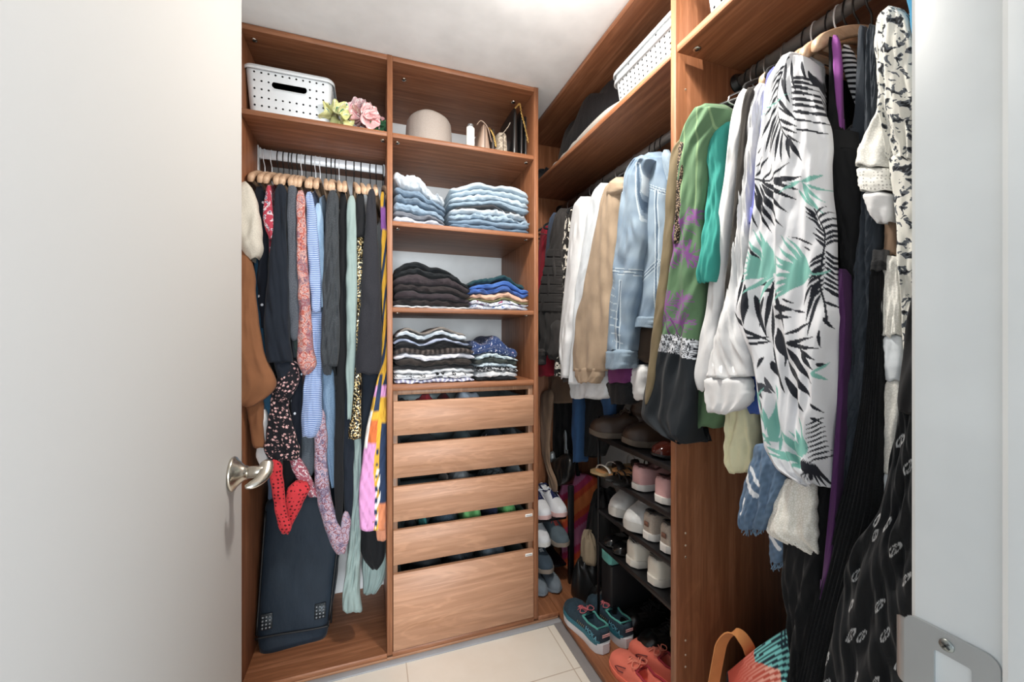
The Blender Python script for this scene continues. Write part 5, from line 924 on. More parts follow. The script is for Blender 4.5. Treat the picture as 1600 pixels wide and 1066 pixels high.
def bag(name, label, m, pxa, pxb, ytop, yf, dp, top, chain_pts=None, strap=None):
    xa, xb = P(pxa, 210, Y=yf).x, P(pxb, 210, Y=yf).x; z1 = P((pxa+pxb)/2, ytop, Y=yf).z
    t_ = thing(name, label, 'bag', ((xa+xb)/2, yf+dp/2, ZS), 'handbags on the upper shelf'); mesh('bag_body', wedge(G(), xa, xb, yf, yf+dp, ZS, z1, top), m, t_)
    mesh('flap_seam', G().tube([((xa+xb)/2, yf-.001, ZS+.01), ((xa+xb)/2, yf-.002, z1-.01)], .0014, 6), plain('seam_dark', '3a2f2a', .6), t_)
    if chain_pts is not None: mesh('chain_strap', chain([tuple(P(a, b, Y=yf+dy)) for a, b, dy in chain_pts], 30), gold, t_)
    if strap: mesh('strap', G().tube(crv([tuple(P(a, b, Y=yf+dy)) for a, b, dy in strap], 20), .004, 8, flat=.5), m, t_)
    return t_
lt = plain('taupe_leather', '9c8474', .4, 0, .1)
bag('handbag', 'taupe leather clutch with a pointed flap next to the white bottle', lt, 745, 770, 192, 1.672, .20, .22, None, [(745, 195, 0), (752, 189, .0), (762, 200, 0), (768, 222, 0)])
bag('handbag', 'small dark bag with gold hardware between the taupe clutch and quilted bag', plain('dark_leather', '3c342f', .4), 766, 777, 200, 1.70, .18, .5, [(765, 201, 0), (768, 205, -.005), (772, 214, -.008), (775, 229, -.01)])
bag('quilted_handbag', 'beige quilted mini bag with a dark gold edged strap', F_('quilt', 'bcae9a', 'lace', '8f8270', sc=.9), 776, 796, 206, 1.668, .18, .72, None, [(783, 212, -.005), (788, 206, -.006), (794, 198, -.0), (797, 192, .0)])
bl_ = plain('black_leather', '1a1a1b', .32, 0, .1)
bb = bag('handbag', 'tall black leather bag with a gold chain at the end of the shelf', bl_, 799, 812, 168, 1.690, .22, .5, [(806, 168, .0), (812, 163, .0), (815, 178, -.01), (820, 197, -.012), (825, 222, -.014)])
bag('handbag', 'narrow black leather bag between the chained one and the cabinet side', bl_, 812, 819, 172, 1.694, .22, .6)
bag('handbag', 'thin black clutch pressed against the cabinet side', bl_, 819, 825, 180, 1.696, .22, .6)
# ================================================================ duffel bag
dn = F_('duffel', '1e2c3a', 'plain', rough=.6); db = thing('suitcase', 'navy fabric wheeled duffel bag leaning in the bottom of the left cabinet', 'luggage', (-.29, 1.90, .038))
x0, x1 = -.428, -.160
V = []; M = 60; th = np.arange(M)*2*np.pi/M; n = 34; zt = .625
for i in range(n):
    v = i/(n-1); z = .0385+(zt-.0385)*v; e = 1-.10*(1-v)**8-.9*max(0, (v-.86)/.14)**2.4*.45; lean = .115*v
    xa_, xb_ = -.430+.012*v, -.160+.062*v; cx = (xa_+xb_)/2; hw = (xb_-xa_)/2*e; hd = .105*(1-.10*v)*e
    q = np.sign(np.cos(th))*np.abs(np.cos(th))**.35; w = np.sign(np.sin(th))*np.abs(np.sin(th))**.35
    yy = 1.775+.105+lean+hd*w; zz = z-.03*max(0, v-.8)*np.abs(q)**2; yy = yy+.003*np.sin(q*3+v*17)*(v < .15)+.0025*np.sin(z*22+q*2.2); V.append(np.stack([cx+hw*q+.002*np.sin(z*40), yy, np.full(M, z)+zz*0+(.016*(1-q**2)*max(0, v-.8)*5)], 1))
V = np.array(V); mesh('bag_shell', G().grid(V, True, True, True), dn, db)
def dpt(fx, z, off=0):
    v = (z-.0385)/(zt-.0385); lean = .115*v; hd = .105*(1-.10*v); return np.array(((-.590+.074*v)/2+(.270+.050*v)/2*fx, 1.775+.105+lean-hd-off, z))
pipe_ = plain('black_piping', '101215', .5)
mesh('piping', G().tube([dpt(.93, z, -.006) for z in np.linspace(.11, .55, 14)], .004, 8), pipe_, db); mesh('piping', G().tube([dpt(-.93, z, -.006) for z in np.linspace(.11, .55, 14)], .004, 8), pipe_, db)
mesh('bottom_seam', G().tube([dpt(f, .098-.004*math.sin(f*2), .001) for f in np.linspace(-.95, .95, 20)], .0035, 8), pipe_, db)
for f in (-.70, .66):
    c = dpt(f, .155, .003); g = G().box(-.021, .021, -.002, .003, -.028, .028, .002, (-.20, 0, 0), c); pl_ = mesh('stud_plate', g, plain('plate_dark', '2d3338', .4, .4), db, 'auto'); g = G()
    for a in range(3):
        for b in range(4):
            p = c+np.array([(a-1)*.0125, -.004-.0, (b-1.5)*.0125]); p[1] += (b-1.5)*.0125*.2; g.lathe([(.0048, 0), (.0042, -.003), (.002, -.0055), (.0002, -.006)], p, 10, 'y')
    mesh('stud', g, plain('stud_metal', '8d949a', .35, .7), pl_)
mesh('side_strap', G().tube(crv([(x1-.0, 1.86, .06), (x1+.004, 1.87, .20), (x1-.006, 1.90, .34), (x1-.02, 1.93, .50)], 20), .010, 8, flat=.35), plain('black_webbing', '121416', .7), db)
# ================================================================ shoes
def ip(t, xs, ys): return np.interp(t, xs, ys)
def shoe_geo(L, W, ts, h, toe=.035, col0=.05, col1=.44, heel=None):
    n = 34; T = np.linspace(0, 1, n); K_ = 21; ph = np.linspace(0, 1, K_)*np.pi
    wf = lambda t: W/2*ip(t, [0, .03, .08, .18, .35, .55, .72, .86, .94, .985, 1], [.28, .52, .66, .74, .72, .86, 1, .92, .72, .42, .16])
    zs = lambda t: ip(t, [0, .3, .7, .9, 1], [ts, ts*.95, ts*.85, ts*.95, ts*1.25])
    hh = lambda t: ip(t, [0, .04, .12, .3, .42, .5, .62, .8, .93, 1], [h*.72, h*.98, h*.98, h*.80, h*.92, h*.98, h*.80, toe*1.35, toe*.95, toe*.3])
    V = np.zeros((n, K_, 3)); inn = np.zeros((n, K_), bool)
    for i, t in enumerate(T):
        w = wf(t)*.97; x = -np.cos(ph); s_ = np.sin(ph); e = .62 if t > .45 else .75
        V[i, :, 0] = w*np.sign(x)*np.abs(x)**e*(1-.18*s_**2*(t < .5)); V[i, :, 1] = -L/2+L*t; V[i, :, 2] = zs(t)+hh(t)*s_**ip(t, [0, .44, .52, .7], [.30, .30, .6, .85])
        if col0 < t < col1:
            m = np.abs(x) < .70; q = min(1, (t-col0)/.05, (col1-t)/.05); V[i, m, 2] = V[i, m, 2]*(1-q)+q*(zs(t)+.006); V[i, m, 0] *= .93; inn[i] = m
        if t < .03: V[i, :, 1] += .006*(1-s_)
    up, ln = [], []
    for i in range(n-1):
        for j in range(K_-1):
            f = (i*K_+j, i*K_+j+1, (i+1)*K_+j+1, (i+1)*K_+j); c = inn[i, j]+inn[i, j+1]+inn[i+1, j]+inn[i+1, j+1]; (ln if c >= 3 else up).append(f[::-1])
    up += [tuple(range(K_)), tuple((n-1)*K_+j for j in range(K_-1, -1, -1))]
    So = []; M = 12
    for i, t in enumerate(T):
        w = wf(t)*1.05; z1 = zs(t)+.002; z0 = .0+.010*max(0, (t-.8)/.2)**1.6+.003*max(0, (.06-t)/.06)
        y = -L/2+L*t+(.004 if t == 1 else (-.004 if t == 0 else 0))
        So.append([(-w, y, z1), (-w*1.02, y, (z0+z1)/2), (-w*.97, y, z0), (-w*.5, y, z0), (w*.5, y, z0), (w*.97, y, z0), (w*1.02, y, (z0+z1)/2), (w, y, z1), (w*.5, y, z1), (-w*.5, y, z1)])
    return V, up, ln, np.array(So), wf, zs, hh
def fitsub(faces, V):
    ids = sorted({i for f in faces for i in f}); mp = {a: b for b, a in enumerate(ids)}; return V[ids], [tuple(mp[i] for i in f) for f in faces]
PR = {}
def shoe(key, label, at, rz, cols, kind='sneaker', L=.25, W=.096, ts=.022, h=.062, group=None, cat='shoe', name=None, tilt=0, roll=0, extra=None, toe=.035):
    """cols: upper, sole, lining, laces"""
    nm = name or ('boot' if kind == 'boot' else 'sneaker')
    if key in PR:
        t_ = copy_tree(PR[key])
    else:
        t_ = thing(nm, label, cat, (0, 0, 0), None, 0, True); PR[key] = t_
        hs = h if kind != 'boot' else .085
        V, up, ln, So, wf, zs, hh = shoe_geo(L, W, ts, hs, toe, *( (.05, .44) if kind in ('sneaker', 'boot') else (.05, .60)))
        v, f = fitsub(up, V.reshape(-1, 3)); uo = mesh('upper', G().add(v, f), cols[0], t_)
        v, f = fitsub(ln, V.reshape(-1, 3)); mesh('lining', G().add(v, f), cols[2], t_)
        sm = mesh('sole', G().grid(So, True, True, True, flip=True), cols[1], t_, 'auto')
        yy = lambda t: -L/2+L*t
        # collar binding
        n = 30; pts = []
        for t in list(np.linspace(.07, .43, n)): pts.append((-wf(t)*.74, yy(t), zs(t)+hh(t)*.90))
        q = [(p[0], p[1], p[2]) for p in pts]; loop = q+[(-p[0], p[1], p[2]) for p in q[::-1]]
        if kind != 'boot': mesh('collar', G().tube(loop, .0042, 8, closed=True), cols[2], t_)
        if kind in ('sneaker', 'boot') and cols[3] is not None:
            g = G()
            ls = np.linspace(.47, .66, 6)
            for k, t in enumerate(ls):
                w = wf(t)*.44; z = zs(t)+hh(t)*.97
                for s in (1, -1):
                    t2 = ls[min(5, k+1)]; z2 = zs(t2)+hh(t2)*.97; g.tube(crv([(-w*s, yy(t), z-.006), (0, (yy(t)+yy(t2))/2, (z+z2)/2+.004), (w*s, yy(t2), z2-.006)], 8), .0022, 6)
            z = zs(.46)+hh(.46)*1.02; y = yy(.46)
            for s in (1, -1):
                g.tube(crv([(0, y, z+.003), (s*.018, y+.012, z+.010), (s*.034, y+.004, z+.002), (s*.022, y-.006, z), (0, y, z+.003)], 18), .0018, 6); g.tube(crv([(0, y, z+.003), (s*.012, y+.02, z+.004), (s*.026, y+.034, z-.010)], 10), .0018, 6)
            mesh('laces', g, cols[3], t_)
            tg = [[(x, yy(.40)+(.46-.40)*L*(1-k)-.0*k, zs(.45)+hh(.46)*(.80+.30*k)-.9*x*x/.02*.2) for x in np.linspace(-wf(.45)*.42, wf(.45)*.42, 9)] for k in np.linspace(0, 1, 5)]
            tg = np.array(tg); tg2 = tg.copy(); tg2[..., 1] -= .004; mesh('tongue', G().grid(tg, False).grid(tg2[::-1], False), cols[0], t_)
        if kind == 'boot':
            R = []; m = 26; a = np.arange(m)*2*np.pi/m; Hb = h
            for k, zz in enumerate(np.linspace(.055, Hb, 14)):
                s = 1+.06*math.sin(k*1.3); R.append(np.stack([W*.36*s*np.cos(a)*(1+.1*k/14), yy(.24)-.004*k/14+L*.185*s*np.sin(a)*(1+.05*k/14), np.full(m, zz)+.006*np.sin(a)], 1))
            R = np.array(R); inn_ = R[::-1].copy(); c = inn_.mean(1, keepdims=True); inn_ = c+(inn_-c)*.93; mesh('shaft', G().grid(np.concatenate([R, inn_]), True), cols[0], t_)
        if extra: extra(t_, uo, wf, zs, hh, yy)
    t_.location = at; t_.rotation_euler = (tilt, roll, rz); t_['label'] = label; t_['category'] = cat
    if group: t_['group'] = group
    return t_
R_ = math.radians
def mt(n, c, **k): return F_(n, c, **k)
black_r = plain('black_rubber', '151516', .45); wsole = plain('white_sole', 'dcdad6', .55); 
# --- navy running shoes in front
hoka_up = F_('hoka_up', '2c4656', 'knit', '1f3442'); hoka_l = F_('hoka_l', '3fa39c'); pinkl = F_('pinklace', 'c9616a'); hsole = plain('hoka_sole', 'dadbe0', .55); tealr = plain('teal_rubber', '2f6f80', .5)
def hoka_x(t_, uo, wf, zs, hh, yy):
    L = .262
    g = G()
    for s in (1, -1):
        V = np.array([[(s*wf(t)*k, yy(t), zs(t)-.001+z) for t in np.linspace(.02, .96, 30)] for k, z in ((1.075, -.004), (1.07, .006), (1.0, .013))]); g.grid(V, False); g.grid(V[::-1]*np.array([.995, 1, 1]), False)
    mesh('midsole_band', g, tealr, t_)
    g = G()
    for dz in (0, .007): g.box(-.017, .017, -.001, .001, -.0018, .0018, 0, (.15, 0, 0), (0, yy(0)-.003, .068+dz))
    mesh('heel_stripe', g, plain('pink_white_stripe', 'e8b8b8', .6), uo, False)
    cu = bpy.data.curves.new('logo', 'FONT'); cu.body = 'HOKA'; cu.size = .026; cu.extrude = .0006; cu.shear = .25; cu.align_x = 'CENTER'
    o = bpy.data.objects.new('side_lettering', cu); C.objects.link(o); dg = bpy.context.evaluated_depsgraph_get(); me = bpy.data.meshes.new_from_object(o.evaluated_get(dg)); bpy.data.objects.remove(o)
    o = bpy.data.objects.new('side_lettering', me); C.objects.link(o); me.materials.clear(); me.materials.append(plain('logo_blue', '6ab0c8', .6)); o.parent = uo
    o.location = (-wf(.16)*1.0-.0015, yy(.17), .052); o.rotation_euler = (R_(84), 0, R_(-90)); o['_b'] = (0, 0, 0)
    g = G()
    for k in range(5): t = .36+.035*k; g.tube([(-wf(t)*1.0, yy(t)+.004, zs(t)+.012), (-wf(t)*.97-.0006, yy(t)-.002, zs(t)+.026)], .0008, 5)
    mesh('side_stitching', g, plain('stitch_olive', 'b0a070', .7), uo)
hk = dict(L=.262, W=.104, ts=.038, h=.060, extra=hoka_x)
shoe('hoka', 'navy and teal running shoe with thick white sole, nearest the aisle on the cabinet floor', (.845, 1.482, .0385), R_(5), (hoka_up, hsole, hoka_l, pinkl), name='running_shoe', group='pair of navy running shoes', **hk)
shoe('hoka', 'navy and teal running shoe with thick white sole, its mate further into the cabinet', (.953, 1.478, .0385), R_(3), None, group='pair of navy running shoes')
cor = F_('coral', 'f0735a'); 
def coral_x(t_, uo, wf, zs, hh, yy):
    g = G()
    for s in (1, -1):
        g.tube([(s*wf(t)*k*1.0, yy(t), zs(t)+z) for t, k, z in ((.62, .985, .022), (.70, .985, .016), (.77, .985, .020), (.72, .97, .030), (.58, .93, .042))], .0016, 6)
    mesh('swoosh_outline', g, plain('maroon_line', '5e2530', .6), uo)
co = dict(L=.25, W=.096, ts=.020, h=.064, extra=coral_x, toe=.036)
shoe('coral', 'bright coral running shoe at the front edge below the navy pair', (.886, 1.190, .0385), R_(8), (cor, plain('coral_sole', 'ec7f68', .5), F_('coral_l', 'b02a3c'), F_('coral_lace', 'f48a70')), name='running_shoe', group='pair of coral running shoes', **co)
shoe('coral', 'bright coral running shoe tucked in towards the shoe rack', (.995, 1.215, .0385), R_(14), None, group='pair of coral running shoes')
# --- shoe rack
XK, YK0, YK1 = .91, .935, 1.49; rk = plain('black_rack_metal', '17171a', .4, .3)
tiers = [.849, .696, .542, .403]
rt = thing('shoe_rack', 'black four tier shoe rack packed with shoes beside the cabinet divider', 'shoe rack', (XK, (YK0+YK1)/2, .038))
for x in (XK, XK+.26):
    for y in (YK0, YK1): mesh('post', G().tube([(x, y, .0385), (x, y, .93 if y == YK1 and x == XK else .86)], .0055 if y == YK1 else .008, 10), rk, rt)
for z in tiers:
    g = G().box(XK-.004, XK+.012, YK0, YK1, z-.018, z, .002).box(XK+.25, XK+.266, YK0, YK1, z-.018, z, .002).box(XK+.012, XK+.25, YK0+.004, YK1-.004, z-.006, z-.003, 0); mesh('tier', g, rk, rt, 'auto')
# second small rack in the corner
x2a, x2b, y2 = .70, .955, 1.79
r2 = thing('shoe_rack', 'small black shoe rack in the corner beside the drawer cabinet', 'shoe rack', (.82, 1.92, .038)); rk2 = [.13, .24, .365]
for x, y in ((x2b-.013, y2+.012), (x2b-.013, 2.04), (x2a+.012, 2.04)): mesh('post', bx(x-.014, x+.014, y-.01, y+.01, .0385, .525, .003), rk, r2, 'auto')
for z in rk2: mesh('tier', bx(x2a, x2b-.028, y2+.03, 2.04, z-.012, z, .002), rk, r2, 'auto')
# --- shoes on the rack: (key, kind, label, x, y, tier z, rz, cols, opts)
dk = F_('sdark', '1c1a1a'); blk_up = plain('black_polished_leather', '131314', .22); brn = plain('dark_brown_leather', '3a2a20', .45, 0, .15); bsole = plain('grey_brown_sole', '5c5248', .7)
hb = dict(L=.29, W=.108, ts=.024, h=.165, toe=.046)
shoe('hike', 'dark brown leather lace up boot on top of the rack, toe at the rack end', (1.005, 1.435, .8495), R_(62), (brn, bsole, dk, F_('brl', '5a4a3c')), 'boot', group='pair of brown lace up boots', cat='boot', name='ankle_boot', **hb)
shoe('hike', 'dark brown leather lace up boot on top of the rack, closer to the divider', (1.055, 1.275, .8495), R_(66), None, group='pair of brown lace up boots', cat='boot')
loaf = plain('burgundy_patent', '38150f', .15)
for i, y in enumerate((1.145, 1.045, .975)):
    shoe('loafer%d' % (i == 2), ('shiny burgundy loafer on the top tier next to the brown boots', 'shiny burgundy loafer on the top tier, middle one', 'brown suede shoe on the top tier against the divider')[i], (1.04, y, .8495), R_(90), (loaf if i < 2 else plain('rust_suede', '6e3c28', .7), black_r, dk, None), 'loafer', W=.084, ts=.012, h=.045, toe=.03, name='loafer', group='loafers on the top tier')
pinku = F_('pinku', 'd3a0a0'); 
for i, y in enumerate((1.268, 1.150)):
    shoe('pink', ('pale pink sneaker on the second tier, heel out, left of its mate', 'pale pink sneaker on the second tier, heel out, beside the beige shoe')[i], (1.052, y, .6965), R_(-88+6*i), (pinku, wsole, F_('pinkin', '6e4242'), F_('pinkla', 'e6cfc8')), W=.098, h=.074, group='pair of pink sneakers')
shoe('beige', 'beige round heeled shoe on the second tier against the divider', (1.045, 1.035, .6965), R_(-90), (F_('beigeu', 'b3a184'), wsole, dk, None), 'loafer', h=.058, name='flat_shoe')
whu = F_('whu', 'd6d8d8'); gry = plain('grey_sole', 'b9b9b6', .6)
for i, (x, y, a) in enumerate(((1.03, 1.435, 118), (1.02, 1.305, 112))):
    shoe('chunky', ('white chunky sneaker on the third tier at the rack end', 'white chunky sneaker on the third tier with a pink heel tab')[i], (x, y, .5425), R_(a), (whu, gry, F_('chl', '8f8f93'), F_('chlace', 'e8e8e8')), W=.104, ts=.034, h=.072, L=.26, group='pair of white chunky sneakers')
for i, (y, z) in enumerate(((1.205, .5425), (1.115, .5425))):
    shoe('knit', ('oatmeal knit sneaker on the third tier beside the chunky pair', 'oatmeal knit sneaker on the third tier with a small brown patch')[i], (1.05, y, z), R_(-86), (F_('oat', 'b8ab9c', 'knit', 'a2958a'), wsole, F_('oatl', '4d4a4a'), F_('oatla', 'cfc6ba')), W=.086, ts=.024, h=.080, group='oatmeal knit sneakers',
         extra=lambda t_, uo, wf, zs, hh, yy: mesh('heel_patch', bx(-.010, .010, yy(0)-.0015, yy(0)+.002, .048, .064, .001), plain('brown_patch', '6d4a3c', .7), uo, 'auto'))
shoe('greyslip', 'dark teal grey slip on sneaker on the third tier against the divider', (1.06, 1.02, .5425), R_(-88), (F_('gsl', '5d6a6e'), wsole, dk, None), h=.066)
for i, y in enumerate((1.285, 1.175)):
    shoe('whit', ('plain white leather sneaker on the bottom tier, left one', 'plain white leather sneaker on the bottom tier, right one')[i], (1.045, y, .4035), R_(-92+8*i), (plain('white_leather', 'd5d2c8', .5), plain('white_sole2', 'cfccc4', .5), F_('wl', '77746e'), F_('wla', 'd8d5cc')), W=.104, ts=.026, h=.074, group='pair of white leather sneakers')
def conv_x(t_, uo, wf, zs, hh, yy):
    g = G()
    for z in (.010, .022): g.tube([(wf(t)*1.075*s, yy(t)-(.006 if t == 0 else 0), z) for s, tt in ((1, np.linspace(.5, 0, 12)), (-1, np.linspace(0, .5, 12))) for t in tt], .0012, 6)
    mesh('sole_line', g, plain('dark_line', '2c2c34', .6), t_)
shoe('conv', 'grey canvas sneaker with a striped white sole, stacked by the divider', (1.055, 1.055, .4975), R_(-90), (F_('cnv', 'a39c98'), wsole, dk, F_('cnl', 'c9c5c0')), W=.092, ts=.032, h=.062, extra=conv_x, group='pair of grey canvas sneakers')
shoe('conv', 'grey canvas sneaker with a striped white sole, pressed against the divider', (1.04, .975, .4975), R_(-90), None, group='pair of grey canvas sneakers')
tanr = F_('tanr', 'a58a78'); tans = plain('tan_sole', '9c7c64', .7)
for i, y in enumerate((1.055, .968)):
    shoe('tanb', ('tan suede shoe under the grey canvas sneaker on the bottom tier', 'tan suede shoe in the corner of the bottom tier by the divider')[i], (1.05, y, .4035), R_(-90), (tanr, tans, dk, None), W=.086, ts=.02, h=.068, name='suede_shoe', group='pair of tan suede shoes')
ugg = F_('ugg', '8c7458'); ugs = plain('ugg_sole', '7c6a52', .8)
def ugg_x(t_, uo, wf, zs, hh, yy): mesh('heel_label', bx(-.012, .012, yy(0)-.002, yy(0)+.001, .050, .066, .001), plain('pale_label', 'b8ad98', .7), uo, 'auto')
for i, (z, y) in enumerate(((.278, 1.06), (.186, 1.04))):
    shoe('ugg', ('brown sheepskin slipper shoe with a pale heel label, upper of the stacked two', 'brown sheepskin slipper shoe with a pale heel label, lower of the stacked two')[i], (1.055, y, z), R_(-90), (ugg, ugs, F_('uggl', 'c2b49a'), None), W=.108, ts=.018, h=.070, extra=ugg_x, name='slipper_shoe', group='stacked brown slipper shoes')
shoe('blackflat', 'black rubber shoe beneath the stacked brown slippers', (1.055, 1.04, .0385), R_(-90), (plain('matte_black', '161617', .6), black_r, dk, None), 'loafer', h=.10, ts=.04, name='rubber_shoe')
# sandals and slides
def sandal(label, at, rz, m_sole, m_strap, straps, group, L=.24, W=.086, tilt=0, ring=None, name='sandal'):
    t_ = thing(name, label, 'sandal', at, group, 0, True); t_.rotation_euler = (tilt, 0, rz)
    _, _, _, So, wf, zs, hh = shoe_geo(L, W, .012, .05); mesh('footbed', G().grid(So, True, True, True, flip=True), m_sole, t_, 'auto')
    for (ta, tb, hgt, r) in straps:
        mesh('strap', G().tube(crv([(-wf(ta)*.98, -L/2+L*ta, .010), (-wf(ta)*.7, -L/2+L*(ta*.7+tb*.3), hgt*.8), (0, -L/2+L*(ta+tb)/2, hgt), (wf(tb)*.7, -L/2+L*(ta*.3+tb*.7), hgt*.8), (wf(tb)*.98, -L/2+L*tb, .010)], 20), r, 8, flat=.35), m_strap, t_)
    return t_
tansl = plain('tan_footbed', 'a8794f', .6); dks = plain('dark_strap', '1c1512', .5)
sandal('tan slide sandal with a dark strap on the second tier, lower one', (1.0, 1.43, .6965), R_(75), tansl, dks, [(.62, .62, .045, .016)], 'pair of tan slides'); sandal('tan slide sandal with a dark strap on the second tier, tilted on its mate', (1.04, 1.36, .722), R_(60), tansl, dks, [(.62, .62, .045, .016)], 'pair of tan slides', tilt=-.12)
wst = plain('white_strap', 'd5d2cc', .4)
sandal('white sandal with a gold buckle hanging over the front of the second tier', (.975, 1.462, .697), R_(96), plain('gold_footbed', 'a58d6a', .4, .4), wst, [(.75, .78, .034, .007), (.5, .6, .04, .006), (.15, .15, .06, .005)], 'strappy sandals on the second tier')
for i, y in enumerate((1.375, 1.325)):
    sandal(('black strappy sandal left of its mate on the second tier', 'black strappy sandal beside the pink sneakers')[i], (.985, y, .6965+.0*i), R_(95), black_r, plain('black_strap', '18181a', .3), [(.78, .76, .032, .005), (.66, .70, .038, .004), (.5, .58, .042, .004), (.14, .14, .065, .004)], 'strappy sandals on the second tier', W=.05)
for i, y in enumerate((1.44, 1.375)):
    shoe('ballet', ('black ballet flat at the end of the bottom tier', 'black ballet flat beside the white leather sneakers')[i], (1.03, y, .4035), R_(92), (blk_up, black_r, F_('blb', '6e6a66'), None), 'loafer', W=.072, ts=.008, h=.034, toe=.026, name='ballet_flat', group='pair of black ballet flats')
o = mesh('folded_cloth', G().box(.945, 1.08, 1.46, 1.53, .30, .372, .01), F_('tealc', '5fc0b8'), None, 'auto', (1.0, 1.5, .3)); tag(o, 'turquoise pouch standing behind the lower end of the rack', 'pouch'); o.name = 'pouch'
o = mesh('storage_box', G().box(.95, 1.16, 1.455, 1.535, .0385, .2995, .006), plain('black_card', '19191c', .6), None, 'auto', (1.05, 1.5, .04)); tag(o, 'black box under the turquoise pouch at the rack end', 'box')
# black boots on the floor below the rack
rb = dict(L=.29, W=.112, ts=.026, h=.19, toe=.055)
for i, (x, y, a) in enumerate(((1.075, 1.585, 80), (1.11, 1.40, 86), (1.10, 1.275, 88))):
    shoe('rainboot', ('glossy black boot on the cabinet floor beyond the rack end', 'glossy black boot below the rack behind the navy running shoes', 'glossy black boot below the rack beside the coral shoes')[i], (x, y, .0385), R_(a), (blk_up, black_r, dk, F_('blc', '101012')), 'boot', cat='boot', name='boot', group='black boots below the rack', **rb)
# --- corner rack shoes, toes out towards the door
wnavy = plain('white_mesh', 'dfe0e4', .6); ntop = F_('navytop', '1c2352')
def cap_x(t_, uo, wf, zs, hh, yy):
    V = np.array([[(wf(t)*.92*np.cos(a)*-1, yy(t), zs(t)+hh(t)*np.sin(a)**.7+.004) for a in np.linspace(.5, math.pi-.5, 12)] for t in np.linspace(.44, .70, 8)]); mesh('vamp_panel', G().grid(V, False).grid(V[::-1], False), ntop, uo)
for i, (x, z) in enumerate(((.812, .3655), (.893, .3655))):
    shoe('wn', ('white toed running shoe with navy lacing, left one on the corner rack top', 'white toed running shoe with navy lacing, right one on the corner rack top')[i], (x, 1.925, z), R_(180+4*i), (wnavy, plain('pink_sole', 'd9b4b0', .6), ntop, F_('wnl', 'ccd4e4')), W=.082, ts=.022, h=.085, extra=cap_x, group='white and navy running shoes', tilt=0)
shoe('wo', 'white and orange trainer on the middle tier of the corner rack', (.800, 1.91, .2405), R_(180), (F_('wou', 'd8dade', 'blotch', 'd8dade', 'e0704a', 'd8dade', .35), wsole, F_('wol', 'c9ccd0'), F_('wola', 'e8e8e8')), W=.08, h=.082)
shoe('gr', 'grey trainer with neon red laces on the middle tier of the corner rack', (.884, 1.88, .2405), R_(182), (F_('gru', '566670'), plain('taupe_sole', '8a7f74', .6), dk, F_('grl', 'e25040')), W=.086, h=.078)
shoe('nv', 'navy grey trainer with a white square mark on the lowest tier of the corner rack', (.800, 1.875, .1305), R_(180), (F_('nvu', '3c4c5a'), plain('taupe_sole', '8a7f74', .6), dk, F_('nvl', 'c9ccce')), W=.084, h=.070)
for i, x in enumerate((.768, .842)):
    shoe('gsh', ('grey canvas shoe on the floor against the drawer cabinet side', 'grey canvas shoe on the floor beside its mate in the corner')[i], (x, 1.865, .0385), R_(180), (F_('gsu', '6f7a84'), plain('grey_edge', '7b858e', .6), dk, F_('gsl2', '8b959e')), W=.076, ts=.014, h=.056, toe=.034, group='pair of grey canvas shoes', name='canvas_shoe')
# ================================================================ bags on the corner floor
def pt_tote(px, py, s, v):
    o = np.zeros(px.shape+(3,)); d = px*.62+py*.8; k = np.sin(d*.085+1.2)
    o[:] = lin('c4406a'); o[k > .1] = lin('d8583a'); o[k > .75] = lin('e8804a'); o[k < -.6] = lin('c97aa0'); return o
garment('tote_bag', 'bag', 'pink and orange diagonal striped tote bag in the corner behind the small rack', K['vcol'], [('bag_body', '742,896,930;752,880,936;770,874,938;800,873,938;840,874,938;872,880,938;900,882,936', dict(paint=pt_tote, folds=1, amp=.006, M=140, N=60, depth=.06, back=.9, bulge=.2)), ('handle', '700,898,903;720,898,902;745,900,906', dict(mat=K['black'], depth=.01))], 'Y', 1.96)
o = heap('backpack', 'black nylon backpack slumped between the corner rack and the shoe rack', 'bag', F_('bpk', '17181a', rough=.55), 1.08, 1.72, .0385, .10, .09, .44, 21, amp=.14)
o = heap('paper_bag', 'crumpled tan paper bag lying on the floor heap between the racks', 'bag', F_('paper', '9c8a70', 'plain', rough=.8), .985, 1.695, .20, .038, .05, .13, 33, amp=.22)
o = heap('leather_bag', 'black glossy leather bag on the floor right of the corner rack', 'bag', bl_, .97, 1.70, .0385, .07, .07, .165, 41, amp=.15)
g = G().tube(crv([tuple(P(x, y, X=.93)) for x, y in ((868, 668), (874, 690), (870, 712), (858, 706))], 20), .010, 8, flat=.4)
hbk = garment('handbag', 'bag', 'black leather handbag with a grey strap hanging in the dark corner', plain('black_leather', '1a1a1b', .32), [('bag_body', '712,868,894;730,866,896;750,870,892;758,874,886', dict(depth=.05, folds=1, amp=.004)), ('strap', '672,882,884.5;700,883,886;714,884,888', dict(mat=plain('grey_strap', '8c9296', .4, .5), depth=.006)), ('ring', '706,860,866;716,858,868;722,860,866', dict(mat=plain('grey_strap', '8c9296', .4, .5), depth=.004))], 'X', .945)
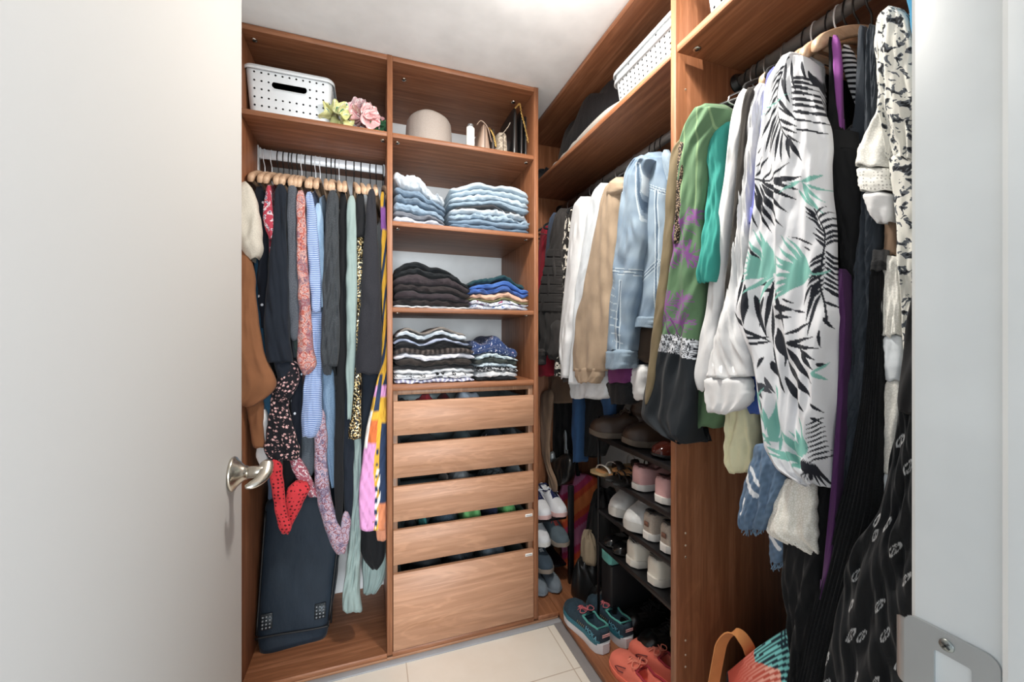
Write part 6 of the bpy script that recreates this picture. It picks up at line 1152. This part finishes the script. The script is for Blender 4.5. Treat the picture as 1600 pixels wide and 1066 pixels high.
# beach bag in the near cabinet
def pt_beach(px, py, s, v):
    o = np.zeros(px.shape+(3,)); co_ = np.array(lin('cc5a4a')); tq = np.array(lin('7fd0d0')); dkk = np.array(lin('1a2e3c')); lp = np.array(lin('e8b0a0'))
    d = py*1.0+px*.62; st = np.sin(d*1.30) > .0
    tealz = (px > 1186+8*np.sin(py*.06)) & (py < 1036+(px-1186)*.35)
    tealz |= px > 1218+(py-1040)*.1
    o[:] = co_; f = np.clip((px-1150)/50, 0, 1); o = o*(1-f[..., None])+f[..., None]*(np.where(st[..., None], lp, co_*.8)); o[tealz & st] = tq; o[tealz & ~st] = dkk
    m = tealz & (px > 1220) & (py < 1012) & (np.sin(px*1.2) > 0); o[m] = dkk; return o
bz = []
tb = thing('beach_bag', 'coral and teal striped beach bag with orange handles on the near cabinet floor', 'bag', (1.0, .74, .038))
cor_ = [P(1137, 1052, X=.905), P(1240, 980, X=.93)]
n1, n2 = 90, 80; V = np.zeros((n2, n1, 3)); PXX = np.zeros((n2, n1)); PYY = np.zeros((n2, n1))
A0, B0 = np.array(P(1137, 1050, X=.90)), np.array(P(1275, 956, X=.93)); A1, B1 = np.array(P(1155, 1250, X=.86)), np.array(P(1275, 1250, X=.86))
for i in range(n2):
    for j in range(n1):
        u, v = j/(n1-1), i/(n2-1); p = (A0*(1-u)+B0*u)*(1-v)+(A1*(1-u)+B1*u)*v; bul = math.sin(math.pi*u)*math.sin(math.pi*min(1, v*.9+.05)); p = p+np.array([-.025*bul, 0, .010*math.sin(math.pi*u)*(1-v)]); p[2] = max(p[2], .0395); V[i, j] = p
        D_ = p[0]*SA+p[1]*CA; PXX[i, j] = 800+F*(p[0]*CA-p[1]*SA)/D_; PYY[i, j] = HY-(p[2]-CZ)/D_*F
cc = pt_beach(PXX, PYY, 0, 0); B_ = V.copy(); B_[..., 0] += .13+.02*np.sin(np.linspace(0, 3, n1))[None]; U = np.concatenate([V, B_[:, ::-1]], 1); cU = np.concatenate([cc, np.full_like(cc, .05)], 1)
mesh('bag_body', G().grid(U, True, True, True, None, cU), K['vcol'], tb)
org = F_('orangestrap', 'd98a3e')
def ribbon(pts, w, th, m, name, par, wd=(0, .5, -.2)):
    c = crv(pts, 34); g = G(); V = []
    for i, p in enumerate(c):
        d = c[min(33, i+1)]-c[max(0, i-1)]; d /= np.linalg.norm(d); s = np.array([.35, .2, .0])+0; s = np.array([1., -.3, 0]); s -= d*s.dot(d); s /= np.linalg.norm(s); nn = np.cross(d, s)
        V.append([p+s*w/2+nn*th, p-s*w/2+nn*th, p-s*w/2-nn*th, p+s*w/2-nn*th])
    return mesh(name, g.grid(np.array(V), True, True, True), m, par, 'auto')
ribbon([tuple(P(a, b, X=c)) for a, b, c in ((1112, 1085, .86), (1122, 1030, .87), (1128, 1005, .88), (1141, 990, .885), (1156, 993, .90), (1168, 1008, .915), (1173, 1022, .93))], .030, .0015, org, 'handle', tb)
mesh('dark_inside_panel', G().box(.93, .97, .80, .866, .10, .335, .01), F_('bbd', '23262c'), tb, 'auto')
heap('folded_dark_clothes', 'black jacket lying on the near cabinet floor behind the beach bag', 'clothes', F_('fdc', '15161a'), 1.12, .70, .0385, .11, .14, .50, 55)
